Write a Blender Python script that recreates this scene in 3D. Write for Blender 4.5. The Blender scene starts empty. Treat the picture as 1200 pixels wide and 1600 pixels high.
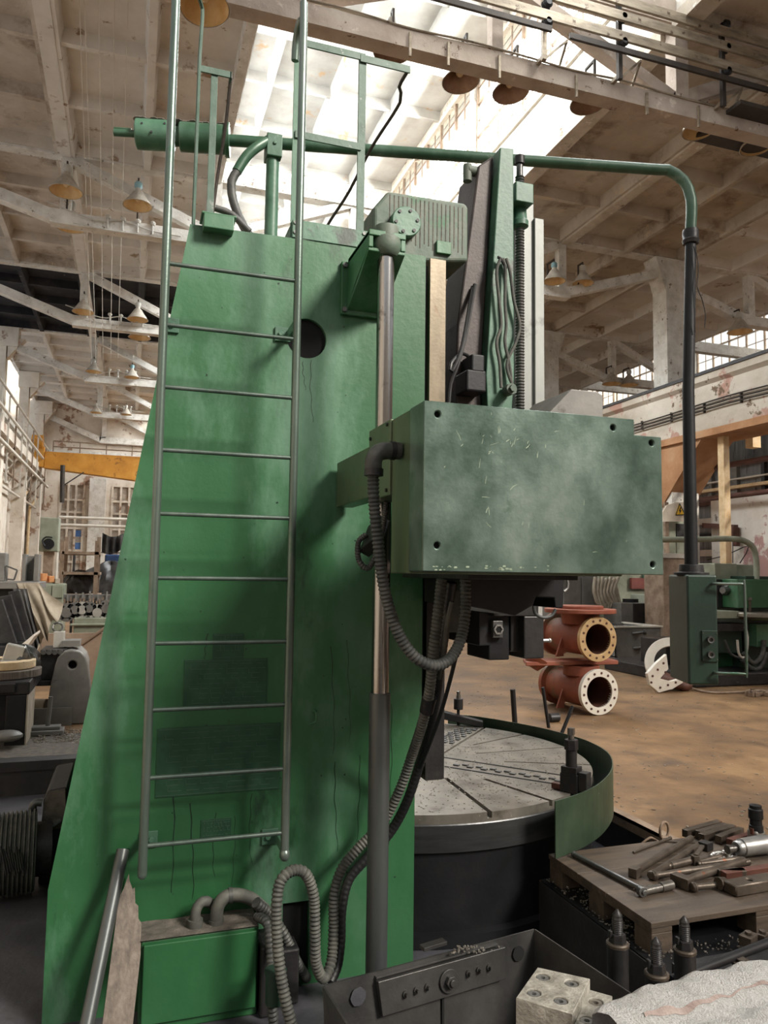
import bpy, bmesh, math, random
from math import sin, cos, pi, radians, atan2, sqrt, hypot
from mathutils import Vector, Matrix
V = Vector
random.seed(7)
S = bpy.context.scene
COL = S.collection

# ------------------------------------------------------------------ camera
FPX, PITCH, ROLL, YAW = 1180.0, radians(4.68), radians(0.78), radians(18.5)
EYE = V((0, 0, 1.75))
Fw = V((sin(YAW)*cos(PITCH), cos(YAW)*cos(PITCH), sin(PITCH)))
R0 = V((cos(YAW), -sin(YAW), 0)); U0 = R0.cross(Fw)
Rt = R0*cos(ROLL) + U0*sin(ROLL); Up = U0*cos(ROLL) - R0*sin(ROLL)
cd = bpy.data.cameras.new('camera'); cam = bpy.data.objects.new('camera', cd); COL.objects.link(cam)
m = Matrix((Rt, Up, -Fw)).transposed().to_4x4(); m.translation = EYE; cam.matrix_world = m
cd.sensor_fit = 'VERTICAL'; cd.sensor_height = 24.0; cd.lens = 24.0*FPX/1600.0
cd.clip_start = 0.05; cd.clip_end = 300
S.camera = cam

def P(x, y, X=None, Y=None, Z=None):
    """world point seen at photo pixel (x, y) on the plane X, Y or Z = const"""
    d = Fw + Rt*((x-600)/FPX) + Up*((800-y)/FPX)
    t = (X-EYE.x)/d.x if X is not None else (Y-EYE.y)/d.y if Y is not None else (Z-EYE.z)/d.z
    return EYE + d*t

# ------------------------------------------------------------------ light, sky, exposure
W = bpy.data.worlds.new('sky'); S.world = W; W.use_nodes = True
bg = W.node_tree.nodes['Background']; bg.inputs[0].default_value = (0.93, 0.965, 1.0, 1); bg.inputs[1].default_value = 0.72
sd = bpy.data.lights.new('sun', 'SUN'); sun = bpy.data.objects.new('sun', sd); COL.objects.link(sun)
sd.energy = 6.6; sd.angle = radians(16); sd.color = (1.0, 0.93, 0.83)
TOL = V((0.24, -0.30, 0.29)).normalized()
sun.rotation_euler = TOL.to_track_quat('Z', 'Y').to_euler(); sun.location = (3, -6, 14)
def area(name, loc, dirn, sx, sy, e, col=(0.95, 0.98, 1.0)):
    d = bpy.data.lights.new(name, 'AREA'); d.shape = 'RECTANGLE'; d.size = sx; d.size_y = sy; d.energy = e; d.color = col
    o = bpy.data.objects.new(name, d); COL.objects.link(o); o.location = loc
    o.rotation_euler = V(dirn).to_track_quat('-Z', 'Y').to_euler()
    return o
# daylight falling through the two long glazed sides of the roof lantern
for yy in (5.4, 12.1, 18.4, 24.4, 30.4, 36.4):
    area('daylight', (7.6, yy, 12.3), (-1, 0, -0.75), 5.7, 2.7, 1800 if yy > 10 else 650)
    area('daylight', (1.1, yy, 12.3), (1, 0, -0.75), 5.7, 2.5, 800 if yy > 10 else 400)
S.view_settings.view_transform = 'Standard'; S.view_settings.look = 'None'
S.view_settings.exposure = 0.25; S.view_settings.gamma = 1.0; S.view_settings.use_curve_mapping = False
S.cycles.max_bounces = 8; S.cycles.diffuse_bounces = 5; S.cycles.transparent_max_bounces = 16
S.cycles.sample_clamp_indirect = 6.0; S.cycles.use_denoising = True
S.cycles.caustics_reflective = False; S.cycles.caustics_refractive = False

# ------------------------------------------------------------------ materials
def lin(c):
    return tuple(((v/255)/12.92 if v/255 <= 0.04045 else ((v/255+0.055)/1.055)**2.4) for v in c) + (1,)
def M(name, cols, scale=4.0, rough=0.6, metal=0.0, bump=0.0, bscale=None, stretch=(1, 1, 1), lo=0.3, hi=0.7,
      detail=6, patch=None, patch2=None, rvar=0.0, spec=0.5):
    """noise between the colours; patch = (colour, scale, threshold, softness[, stretch]) lays blotches on top"""
    mt = bpy.data.materials.new(name); mt.use_nodes = True; N = mt.node_tree.nodes; L = mt.node_tree.links
    b = N['Principled BSDF']; b.inputs['Roughness'].default_value = rough; b.inputs['Metallic'].default_value = metal
    b.inputs['Specular IOR Level'].default_value = spec
    tc = N.new('ShaderNodeTexCoord')
    def noise(sc, st, det=detail, ro=0.62):
        mp = N.new('ShaderNodeMapping'); mp.inputs['Scale'].default_value = st; L.new(tc.outputs['Object'], mp.inputs[0])
        n = N.new('ShaderNodeTexNoise'); n.inputs['Scale'].default_value = sc; n.inputs['Detail'].default_value = det
        n.inputs['Roughness'].default_value = ro; L.new(mp.outputs[0], n.inputs[0]); return n
    n = noise(scale, stretch); r = N.new('ShaderNodeValToRGB'); L.new(n.outputs[0], r.inputs[0])
    e = r.color_ramp.elements; k = len(cols)
    e[0].position = lo; e[0].color = lin(cols[0]); e[1].position = hi; e[1].color = lin(cols[-1])
    for i in range(1, k-1):
        q = e.new(lo+(hi-lo)*i/(k-1)); q.color = lin(cols[i])
    out = r.outputs[0]
    for p in (patch, patch2):
        if not p: continue
        pn = noise(p[1], p[4] if len(p) > 4 else (1, 1, 1), 8, 0.68); mr = N.new('ShaderNodeMapRange')
        mr.inputs[1].default_value = p[2]; mr.inputs[2].default_value = p[2]+p[3]; L.new(pn.outputs[0], mr.inputs[0])
        mx = N.new('ShaderNodeMix'); mx.data_type = 'RGBA'; L.new(mr.outputs[0], mx.inputs[0]); L.new(out, mx.inputs[6])
        mx.inputs[7].default_value = lin(p[0]); out = mx.outputs[2]
    L.new(out, b.inputs['Base Color'])
    if bump:
        bn = noise(bscale or scale*6, (1, 1, 1), 5); bp = N.new('ShaderNodeBump'); bp.inputs['Strength'].default_value = bump
        bp.inputs['Distance'].default_value = 0.02; L.new(bn.outputs[0], bp.inputs['Height']); L.new(bp.outputs[0], b.inputs['Normal'])
    if rvar:
        rn = noise(scale*2, stretch); mr = N.new('ShaderNodeMapRange'); mr.inputs[3].default_value = max(.05, rough-rvar)
        mr.inputs[4].default_value = min(1, rough+rvar); L.new(rn.outputs[0], mr.inputs[0]); L.new(mr.outputs[0], b.inputs['Roughness'])
    return mt
G = {}
G['green'] = M('green paint', [(31, 75, 43), (38, 86, 51), (48, 96, 61), (77, 114, 91)], 1.2, .42, 0, .06, 30, (1, 1, .5), .28, .70,
               patch=((24, 48, 34), 3.0, .61, .10, (1, 1, .3)), patch2=((92, 128, 106), 1.5, .53, .16, (1, 1, .4)), rvar=.12)
G['green_pipe'] = M('worn pipe green', [(40, 70, 52), (54, 86, 66), (78, 106, 90)], 4, .4, .1, .06, 40, patch=((104, 120, 108), 8, .62, .06))
G['green_top'] = M('light green paint', [(52, 88, 68), (70, 106, 86), (86, 120, 100)], 6, .45, 0, .08, 40, patch=((58, 66, 60), 5, .57, .08))
G['green_dust'] = M('dusty green paint', [(60, 78, 66), (82, 96, 84), (104, 108, 98)], 7, .6, 0, .1, 40, (1, 1, .5), patch=((46, 98, 66), 4, .58, .1))
G['green_dark'] = M('dark green paint', [(24, 42, 34), (31, 53, 42), (39, 64, 51)], 3, .45, 0, .05, 40, patch=((18, 30, 26), 3, .58, .12))
G['green_worn'] = M('worn green panel', [(48, 68, 58), (80, 100, 90), (110, 129, 120), (136, 150, 142)], 3.0, .32, .5, .05, 60, (1, 1, .8), .28, .72,
                    patch=((40, 78, 52), 2.6, .55, .12), patch2=((186, 200, 160), 16, .68, .015, (1, 1, .16)), rvar=.14)
G['green_side'] = M('green sheet metal', [(70, 84, 62), (86, 100, 76), (98, 112, 88)], 3, .4, .25, .05, 60, (1, 1, .3), patch=((46, 88, 58), 4, .58, .1))
G['tube'] = M('ladder tube', [(70, 84, 76), (98, 112, 104), (122, 132, 126)], 5, .34, .6, .04, 60, (1, 1, .15), patch=((50, 98, 68), 2, .58, .1))
G['flat'] = M('railing paint', [(52, 74, 62), (70, 92, 80), (84, 100, 92)], 8, .5, .1, .08, 60, patch=((120, 126, 120), 18, .62, .05))
G['chrome'] = M('polished rod', [(120, 118, 116), (160, 158, 155), (186, 184, 180)], 3, .18, 1, .02, 60, (1, 1, .1), patch=((70, 62, 58), 6, .58, .1))
G['ram'] = M('ground ram steel', [(112, 116, 112), (138, 141, 137), (158, 160, 156)], 3, .4, .15, .03, 60, (1, 1, .2), patch=((92, 92, 88), 3, .6, .1))
G['slide'] = M('dark brown housing', [(40, 34, 33), (56, 48, 46), (70, 60, 57)], 5, .5, .2, .1, 50)
G['steel'] = M('grey steel', [(74, 74, 74), (104, 104, 103), (130, 130, 128)], 5, .4, .7, .05, 60)
G['tube_dark'] = M('grey cylinder tube', [(62, 66, 66), (78, 82, 82), (90, 94, 93)], 4, .4, .5, .03, 60, (1, 1, .3))
G['dark'] = M('dark oily steel', [(34, 34, 36), (48, 47, 48), (62, 60, 59)], 6, .45, .45, .1, 50, patch=((80, 74, 70), 9, .64, .06))
G['black'] = M('black steel', [(17, 18, 20), (24, 25, 28), (32, 32, 34)], 6, .5, .3, .06, 50)
G['hole'] = M('painted opening shade', [(4, 5, 5), (7, 8, 8)], 3, .9)  # near-black colour painted in for the shade inside openings
G['rubber'] = M('rubber hose', [(44, 46, 46), (60, 62, 60), (82, 82, 78)], 14, .55, 0, .08, 80)
G['rubber_dust'] = M('dusty hose', [(56, 58, 55), (76, 77, 72), (94, 93, 86)], 14, .65, 0, .08, 80)
G['cable'] = M('black cable', [(16, 17, 18), (26, 27, 28)], 10, .5)
G['scuff'] = M('bared metal scuffs', [(140, 156, 134), (166, 178, 156)], 30, .5, .2)
G['drip'] = M('oil drips', [(18, 36, 26), (28, 50, 36)], 20, .35)
G['way'] = M('scraped guide way', [(112, 102, 86), (132, 120, 102), (148, 135, 115)], 10, .35, .4, .04, 60, (1, 1, .3), patch=((120, 100, 80), 12, .6, .1))
G['table'] = M('machined table', [(118, 113, 104), (140, 135, 126), (158, 152, 142)], 7, .34, .6, .05, 90, patch=((94, 88, 80), 4, .56, .12), patch2=((196, 190, 176), 60, .66, .04))
G['rim'] = M('turned rim', [(66, 67, 68), (92, 93, 94)], 3, .36, .75, .02, 60, (1, 1, 8))
G['guard'] = M('guard sheet', [(44, 60, 46), (58, 76, 58), (70, 86, 68)], 4, .42, .3, .05, 50, patch=((150, 160, 140), 22, .69, .03))
G['tool'] = M('oily brown tools', [(66, 58, 50), (88, 79, 70), (110, 100, 90)], 9, .42, .55, .1, 60, patch=((120, 76, 54), 12, .63, .06))
G['tool_bright'] = M('bright tool steel', [(96, 94, 90), (128, 125, 120), (156, 153, 148)], 6, .28, .85, .04, 60)
G['silver'] = M('cast aluminium', [(134, 134, 132), (164, 164, 162), (186, 186, 184)], 8, .36, .75, .06, 60)
G['wood'] = M('oil dark wood', [(60, 50, 42), (80, 68, 57), (96, 83, 70)], 5, .62, 0, .14, 40, (.5, 4, 4), patch=((54, 46, 40), 4, .57, .12), patch2=((178, 170, 158), 85, .69, .03))
G['plank'] = M('old grey plank', [(80, 72, 65), (104, 94, 85), (124, 114, 104)], 5, .75, 0, .25, 40, (9, 9, .5), patch=((70, 62, 55), 10, .66, .06))
G['white_cast'] = M('white blasted casting', [(206, 204, 201), (226, 225, 223), (238, 237, 236)], 60, .85, 0, 1.0, 240, patch=((150, 140, 134), 60, .63, .03))
G['groove'] = M('reddish groove', [(128, 112, 106), (150, 134, 128), (170, 156, 150)], 14, .85, 0, .5, 120)
G['white_block'] = M('chip dusted block', [(120, 116, 106), (158, 154, 144), (190, 186, 176)], 30, .6, .2, .35, 120)
G['trough'] = M('trough steel', [(52, 52, 52), (70, 69, 68), (86, 84, 82)], 5, .42, .5, .08, 50, patch=((96, 74, 66), 4, .66, .06))
G['floor'] = M('workshop floor', [(86, 65, 45), (116, 89, 60), (142, 112, 78)], 2.2, .6, 0, .2, 26, (1, 1, 1), .3, .72,
               patch=((82, 66, 52), 1.3, .56, .14), patch2=((190, 172, 144), 70, .685, .03), rvar=.12)
G['pit'] = M('oily pit floor', [(56, 56, 62), (74, 74, 79), (92, 91, 95)], 2.5, .5, 0, .15, 30, patch=((40, 38, 40), 2, .57, .14), patch2=((176, 172, 166), 70, .70, .02), rvar=.15)
G['pit_wall'] = M('dark pit wall', [(26, 26, 28), (38, 37, 38), (52, 50, 48)], 4, .6, 0, .2, 24)
G['curb'] = M('pit edge concrete', [(66, 62, 60), (84, 79, 74), (100, 92, 84)], 4, .75, 0, .3, 24)
G['ceil'] = M('ceiling slab', [(200, 194, 186), (210, 205, 198), (220, 216, 210)], 1.6, .9, 0, .12, 16, patch=((146, 122, 98), .8, .60, .05), patch2=((150, 128, 106), 3.4, .62, .04))
G['chord'] = M('brown limewash', [(160, 145, 132), (180, 166, 154), (196, 184, 172)], 2, .9, 0, .4, 22, patch=((104, 82, 64), 5, .63, .03), patch2=((210, 200, 188), 3, .62, .05))
G['ceil_dirty'] = M('stained ceiling slab', [(170, 158, 144), (188, 178, 165), (204, 196, 186)], 1.3, .9, 0, .3, 14, patch=((122, 102, 84), 1.1, .52, .16), patch2=((196, 180, 158), 1.7, .60, .04))
G['ceil_white'] = M('white ceiling slab', [(150, 146, 139), (164, 161, 155), (174, 172, 167)], 1.5, .9, 0, .08, 18, patch=((168, 140, 108), 1.0, .60, .06))
G['beam'] = M('whitewashed beam', [(176, 164, 148), (198, 188, 174), (214, 206, 194)], 2.4, .9, 0, .25, 20, patch=((118, 98, 78), 3.0, .60, .05), patch2=((232, 230, 224), 5, .60, .06))
G['truss'] = M('white flaking truss', [(188, 182, 172), (210, 206, 198), (226, 223, 217)], 4, .88, 0, .45, 26, patch=((132, 118, 104), 9, .61, .04))
G['soot'] = M('sooted slab', [(18, 18, 22), (34, 32, 34), (64, 58, 54)], 2, .9, 0, .1, 20, (1, 1, 1), .35, .75, patch=((140, 128, 114), 3, .66, .04))
G['plaster'] = M('peeling plaster', [(188, 174, 156), (208, 198, 184), (222, 214, 202)], 1.4, .92, 0, .5, 9, patch=((150, 120, 100), 1.0, .58, .04), patch2=((196, 164, 150), 1.8, .60, .04))
G['pink'] = M('pink peeling plaster', [(196, 184, 172), (208, 200, 190), (222, 216, 208)], 1.2, .92, 0, .3, 12, patch=((170, 134, 130), .5, .50, .02), patch2=((112, 98, 88), 2.2, .64, .03))
G['girder'] = M('flaking girder', [(168, 156, 140), (194, 184, 170), (212, 204, 192)], 1.2, .92, 0, .4, 12, (1, .6, 1), patch=((176, 140, 126), .9, .56, .04), patch2=((112, 94, 76), 1.9, .615, .03))
G['soffit'] = M('ochre soffit', [(150, 108, 74), (172, 128, 92), (186, 150, 116)], 1.4, .9, 0, .2, 14)
G['tan'] = M('tan post', [(196, 164, 122), (212, 184, 144), (222, 200, 166)], 6, .85, 0, .3, 30, patch=((104, 88, 70), 24, .64, .03))
G['clad'] = M('grey cladding', [(92, 92, 94), (122, 122, 122), (154, 152, 150)], 1.1, .8, 0, .1, 10, (1, 3, .25), patch=((66, 64, 64), 2, .57, .06, (1, 2.5, .3)))
G['ochre'] = M('ochre crane paint', [(170, 112, 28), (196, 134, 42), (212, 154, 66)], 1.2, .55, 0, .1, 14, patch=((146, 92, 26), 2, .58, .06))
G['lamp'] = M('grey lamp enamel', [(150, 140, 126), (172, 163, 150), (188, 181, 170)], 7, .5, 0, .1, 40, patch=((124, 108, 92), 8, .58, .1))
G['lamp_in'] = M('cream reflector', [(206, 168, 112), (222, 190, 138), (230, 204, 160)], 7, .45)
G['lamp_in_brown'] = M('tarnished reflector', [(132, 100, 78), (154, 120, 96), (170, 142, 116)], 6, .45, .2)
G['lamp_cap'] = M('ceramic cap', [(172, 168, 158), (194, 190, 182)], 8, .5)
G['lamp_cap_blue'] = M('pale blue cap', [(120, 160, 168), (146, 182, 188)], 8, .5)
G['glass_bulb'] = M('dull bulb', [(214, 190, 150), (226, 206, 172)], 6, .2)
G['rail'] = M('conductor bar', [(112, 100, 86), (144, 132, 114), (168, 156, 138)], 5, .5, .3, .2, 40, (.6, 3, 3), patch=((84, 66, 50), 8, .6, .06))
G['rail_dark'] = M('rusty dark bar', [(52, 46, 42), (70, 62, 56)], 5, .6, .3, .2, 40)
G['red'] = M('red oxide primer', [(118, 62, 46), (144, 80, 60), (160, 102, 80)], 3, .6, 0, .1, 30, patch=((112, 88, 66), 2.2, .56, .08))
G['flange'] = M('machined flange', [(186, 152, 106), (204, 174, 130), (216, 192, 152)], 8, .4, .4, .05, 60)
G['flange_white'] = M('white primed flange', [(206, 200, 188), (222, 218, 208)], 8, .5, .1, .05, 60)
G['bore'] = M('brown bore', [(66, 40, 32), (92, 56, 44)], 5, .6, .1)
G['tarp'] = M('black tarpaulin', [(34, 34, 36), (56, 55, 55), (84, 82, 80)], 4, .45, 0, .1, 30)
G['canvas'] = M('beige canvas', [(132, 122, 106), (158, 148, 132), (178, 168, 152)], 5, .8, 0, .15, 40)
G['grey'] = M('grey paint', [(96, 95, 92), (114, 112, 108), (128, 126, 121)], 4, .55, .1, .06, 40, patch=((80, 74, 68), 5, .6, .08))
G['greygreen'] = M('grey green paint', [(118, 124, 108), (138, 143, 126), (154, 158, 142)], 4, .55, 0, .06, 40)
G['brown_board'] = M('brown fibre board', [(132, 112, 94), (152, 132, 114), (168, 150, 132)], 2, .8, 0, .1, 30)
G['rust_red'] = M('faded red steel', [(84, 52, 44), (104, 66, 56), (120, 82, 70)], 6, .5, .4, .1, 50)
G['rust'] = M('rusty frame', [(112, 92, 76), (140, 120, 102), (160, 142, 124)], 6, .7, .2, .2, 40)
G['blue'] = M('blue cloth', [(44, 66, 104), (62, 88, 132)], 5, .8)
G['bluepane'] = M('blue tinted glass', [(60, 100, 168), (90, 130, 190)], 3, .2)
G['orange'] = M('orange brick', [(196, 122, 72), (216, 160, 110)], 8, .8)
G['yellow'] = M('sign yellow', [(226, 176, 30), (236, 190, 44)], 5, .5)
G['signblack'] = M('sign black', [(18, 16, 14), (24, 22, 20)], 5, .5)
G['pane_dusty'] = M('dusty panes', [(150, 138, 124), (178, 168, 156), (200, 192, 182)], 5, .4, 0, .05, 40)
G['plate'] = M('etched plate', [(32, 66, 46), (38, 76, 54), (50, 88, 66)], 9, .45, .2, .05, 60)
G['plate_line'] = M('etched lines', [(58, 88, 70), (70, 98, 80)], 9, .5, .2)
G['chips'] = M('bright chips', [(130, 124, 116), (176, 170, 160), (214, 208, 198)], 40, .3, .7)
G['dust'] = M('grey dust', [(70, 66, 60), (90, 84, 77), (108, 101, 93)], 20, .9, 0, .4, 90)
G['ivory'] = M('pale sheet metal', [(186, 178, 166), (206, 200, 190)], 3, .6, 0, .05, 40)
G['hubwhite'] = M('bare turned face', [(188, 186, 180), (212, 210, 204)], 8, .35, .5)
G['redpaint'] = M('red band', [(104, 54, 48), (128, 70, 62)], 5, .5)
def glass_mat():
    mt = bpy.data.materials.new('dusty window glass'); mt.use_nodes = True; N = mt.node_tree.nodes; L = mt.node_tree.links
    for n in list(N):
        if n.type != 'OUTPUT_MATERIAL': N.remove(n)
    o = [n for n in N if n.type == 'OUTPUT_MATERIAL'][0]
    t = N.new('ShaderNodeBsdfTransparent'); t.inputs[0].default_value = (.93, .95, .95, 1)
    d = N.new('ShaderNodeBsdfTranslucent'); d.inputs[0].default_value = (.8, .8, .78, 1); x = N.new('ShaderNodeMixShader'); x.inputs[0].default_value = .22
    L.new(t.outputs[0], x.inputs[1]); L.new(d.outputs[0], x.inputs[2]); L.new(x.outputs[0], o.inputs[0]); return mt
G['glass'] = glass_mat()

# ------------------------------------------------------------------ mesh builder
def ortho(a):
    a = V(a).normalized(); u = a.cross(V((0, 0, 1)) if abs(a.z) < .9 else V((1, 0, 0))).normalized(); return u, a.cross(u)
def spline(pts, step):
    pts = [V(p) for p in pts]; q = [pts[0]*2-pts[1]] + pts + [pts[-1]*2-pts[-2]]; out = []
    for i in range(1, len(q)-2):
        a, b, c, d = q[i-1:i+3]; n = max(2, int((c-b).length/step))
        for j in range(n):
            t = j/n; out.append(.5*((2*b)+(c-a)*t+(2*a-5*b+4*c-d)*t*t+(3*b-a-3*c+d)*t**3))
    return out + [pts[-1]]
def recalc(me):
    bm = bmesh.new(); bm.from_mesh(me); bmesh.ops.recalc_face_normals(bm, faces=bm.faces); bm.to_mesh(me); bm.free()
class MB:
    def __init__(s): s.v = []; s.f = []; s.sm = []
    def add(s, vs, fs, smooth=False):
        o = len(s.v); s.v += [V(p) for p in vs]
        for f in fs: s.f.append([i+o for i in f]); s.sm.append(smooth)
        return s
    def box(s, c, d, rz=0, mat=None):
        c = V(c); h = [x/2 for x in d]; vs = []
        for z in (-1, 1):
            for x, y in ((-1, -1), (1, -1), (1, 1), (-1, 1)):
                p = V((x*h[0], y*h[1], z*h[2]))
                if mat is not None: p = mat @ p
                elif rz: p = V((p.x*cos(rz)-p.y*sin(rz), p.x*sin(rz)+p.y*cos(rz), p.z))
                vs.append(c+p)
        return s.add(vs, [(3, 2, 1, 0), (4, 5, 6, 7), (0, 1, 5, 4), (1, 2, 6, 5), (2, 3, 7, 6), (3, 0, 4, 7)])
    def b2(s, lo, hi):
        lo, hi = V(lo), V(hi); d = hi-lo; return s.box((lo+hi)/2, (abs(d.x), abs(d.y), abs(d.z)))
    def bar(s, a, b, w, h, upv=(0, 0, 1)):
        a, b = V(a), V(b); x = (b-a).normalized(); u = V(upv); y = u.cross(x)
        if y.length < 1e-4: y = V((0, 1, 0)).cross(x)
        y.normalize(); z = x.cross(y); return s.box((a+b)/2, ((b-a).length, w, h), mat=Matrix((x, y, z)).transposed())
    def cyl(s, a, b, r, r1=None, n=16, smooth=True, caps=True):
        a, b = V(a), V(b); r1 = r if r1 is None else r1; u, w = ortho(b-a); vs = []
        for p, q in ((a, r), (b, r1)):
            for i in range(n): t = 2*pi*i/n; vs.append(p+(u*cos(t)+w*sin(t))*q)
        s.add(vs, [(i, i+n, (i+1) % n+n, (i+1) % n) for i in range(n)], smooth)
        if caps:
            k = len(s.v)-2*n; s.f += [[k+i for i in range(n)], [k+n+i for i in reversed(range(n))]]; s.sm += [False, False]
        return s
    def sweep(s, pts, rad, n=10, caps=True):
        pts = [V(p) for p in pts]; m = len(pts); k0 = len(s.v); u = None
        for i, p in enumerate(pts):
            t = (pts[min(i+1, m-1)]-pts[max(i-1, 0)]).normalized()
            if u is None: u, _ = ortho(t)
            u = (u-t*u.dot(t)).normalized(); w = t.cross(u); r = rad(i) if callable(rad) else rad
            s.v += [p+(u*cos(2*pi*j/n)+w*sin(2*pi*j/n))*r for j in range(n)]
        for i in range(m-1):
            for j in range(n):
                s.f.append([k0+i*n+j, k0+i*n+(j+1) % n, k0+(i+1)*n+(j+1) % n, k0+(i+1)*n+j]); s.sm.append(True)
        if caps:
            s.f += [[k0+j for j in reversed(range(n))], [k0+(m-1)*n+j for j in range(n)]]; s.sm += [False, False]
        return s
    def pipe(s, pts, r, n=12, step=.03): return s.sweep(spline(pts, step), r, n)
    def hose(s, pts, r, pitch=.013, n=12, depth=.2):
        return s.sweep(spline(pts, pitch/4), lambda i: r*(1, 1-depth*.4, 1-depth, 1-depth*.4)[i % 4], n)
    def prism(s, poly, ax, a, b):
        """poly in the plane normal to ax; extruded from a to b along it"""
        def mk(p, t): return V((t, p[0], p[1])) if ax == 'x' else V((p[0], t, p[1])) if ax == 'y' else V((p[0], p[1], t))
        n = len(poly); ar = sum(poly[i][0]*poly[(i+1) % n][1]-poly[(i+1) % n][0]*poly[i][1] for i in range(n))
        flip = (ar > 0) == (ax == 'y')
        fs = [list(range(n))[::-1], list(range(n, 2*n))] + [(i, (i+1) % n, (i+1) % n+n, i+n) for i in range(n)]
        if flip ^ (b < a): fs = [list(f)[::-1] for f in fs]
        return s.add([mk(p, a) for p in poly]+[mk(p, b) for p in poly], fs)
    def lathe(s, prof, c, ax=(0, 0, 1), n=24, smooth=True):
        c = V(c); ax = V(ax).normalized(); u, w = ortho(ax); k0 = len(s.v); m = len(prof)
        for r, h in prof:
            s.v += [c+ax*h+(u*cos(2*pi*j/n)+w*sin(2*pi*j/n))*max(r, 1e-4) for j in range(n)]
        for i in range(m-1):
            for j in range(n): s.f.append([k0+i*n+j, k0+i*n+(j+1) % n, k0+(i+1)*n+(j+1) % n, k0+(i+1)*n+j]); s.sm.append(smooth)
        return s
    def ball(s, c, r, sq=(1, 1, 1), n=10):
        c = V(c); k0 = len(s.v); m = n//2
        for i in range(m+1):
            a = -pi/2+pi*i/m
            s.v += [c+V((cos(a)*cos(2*pi*j/n)*r*sq[0], cos(a)*sin(2*pi*j/n)*r*sq[1], sin(a)*r*sq[2])) for j in range(n)]
        for i in range(m):
            for j in range(n): s.f.append([k0+i*n+j, k0+i*n+(j+1) % n, k0+(i+1)*n+(j+1) % n, k0+(i+1)*n+j]); s.sm.append(True)
        return s
    def nut(s, c, ax, r, h): return s.cyl(c, V(c)+V(ax).normalized()*h, r, n=6, smooth=False)
    def grid(s, fn, nu, nv, smooth=True):
        vs = [fn(i/nu, j/nv) for i in range(nu+1) for j in range(nv+1)]
        return s.add(vs, [(i*(nv+1)+j, (i+1)*(nv+1)+j, (i+1)*(nv+1)+j+1, i*(nv+1)+j+1) for i in range(nu) for j in range(nv)], smooth)
    def low(s):
        xs = [p.x for p in s.v]; ys = [p.y for p in s.v]; return V(((min(xs)+max(xs))/2, (min(ys)+max(ys))/2, min(p.z for p in s.v)))
    def build(s, name, mat, parent=None, bevel=0, loc=None, subsurf=0, seg=2):
        if isinstance(mat, str): mat = G[mat]
        wl = V((0, 0, 0)); q = parent
        while q is not None: wl += q.location; q = q.parent
        loc = V(loc) if loc is not None else V((0, 0, 0))
        me = bpy.data.meshes.new(name); me.from_pydata([p-wl-loc for p in s.v], [], s.f); me.validate(); me.update()
        if len(me.polygons) == len(s.sm): me.polygons.foreach_set('use_smooth', s.sm)
        recalc(me)
        if any(s.sm): me.set_sharp_from_angle(angle=radians(38))
        me.materials.append(mat); o = bpy.data.objects.new(name, me); COL.objects.link(o); o.location = loc
        if parent is not None: o.parent = parent
        if bevel:
            b = o.modifiers.new('edge', 'BEVEL'); b.width = bevel; b.segments = seg; b.limit_method = 'ANGLE'; b.angle_limit = radians(40)
        if subsurf:
            b = o.modifiers.new('smooth', 'SUBSURF'); b.levels = subsurf; b.render_levels = subsurf
        return o
def tag(o, label, cat, group=None, kind=None):
    o['label'] = label; o['category'] = cat
    if group: o['group'] = group
    if kind: o['kind'] = kind
    return o
def thing(name, label, cat, loc, group=None):
    o = bpy.data.objects.new(name, None); COL.objects.link(o); o.location = loc; o.empty_display_size = .1
    return tag(o, label, cat, group)
def single(name, mb, mat, label, cat, group=None, bevel=0, kind=None, **k):
    return tag(mb.build(name, mat, None, bevel, mb.low(), **k), label, cat, group, kind)
def struct(name, mb, mat, label=None, bevel=0):
    o = mb.build(name, mat, None, bevel); o['kind'] = 'structure'
    if label: o['label'] = label
    return o
def carve(o, mb):
    """cut the closed shape mb (world coordinates) out of mesh o"""
    q = o; wl = V((0, 0, 0))
    while q is not None: wl += q.location; q = q.parent
    me = bpy.data.meshes.new('cut'); me.from_pydata([p-wl for p in mb.v], [], mb.f); me.update(); recalc(me); me.materials.append(o.data.materials[0])
    c = bpy.data.objects.new('cut', me); COL.objects.link(c); par = o.parent; loc = o.location.copy()
    o.parent = None; o.location = (0, 0, 0)
    b = o.modifiers.new('cut', 'BOOLEAN'); b.operation = 'DIFFERENCE'; b.object = c; b.solver = 'EXACT'; b.use_self = True
    bpy.context.view_layer.update(); dg = bpy.context.evaluated_depsgraph_get()
    nm = bpy.data.meshes.new_from_object(o.evaluated_get(dg)); nm.set_sharp_from_angle(angle=radians(38)); o.modifiers.clear(); o.data = nm
    o.location = loc; o.parent = par
    bpy.data.objects.remove(c)
def copy_tree(o, parent=None):
    c = o.copy(); COL.objects.link(c)
    if parent is not None: c.parent = parent
    for ch in [x for x in bpy.data.objects if x.parent is o]: copy_tree(ch, c)
    return c
FL = 0.25   # main floor level; the lathe stands in a shallow pit with its floor at 0

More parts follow.
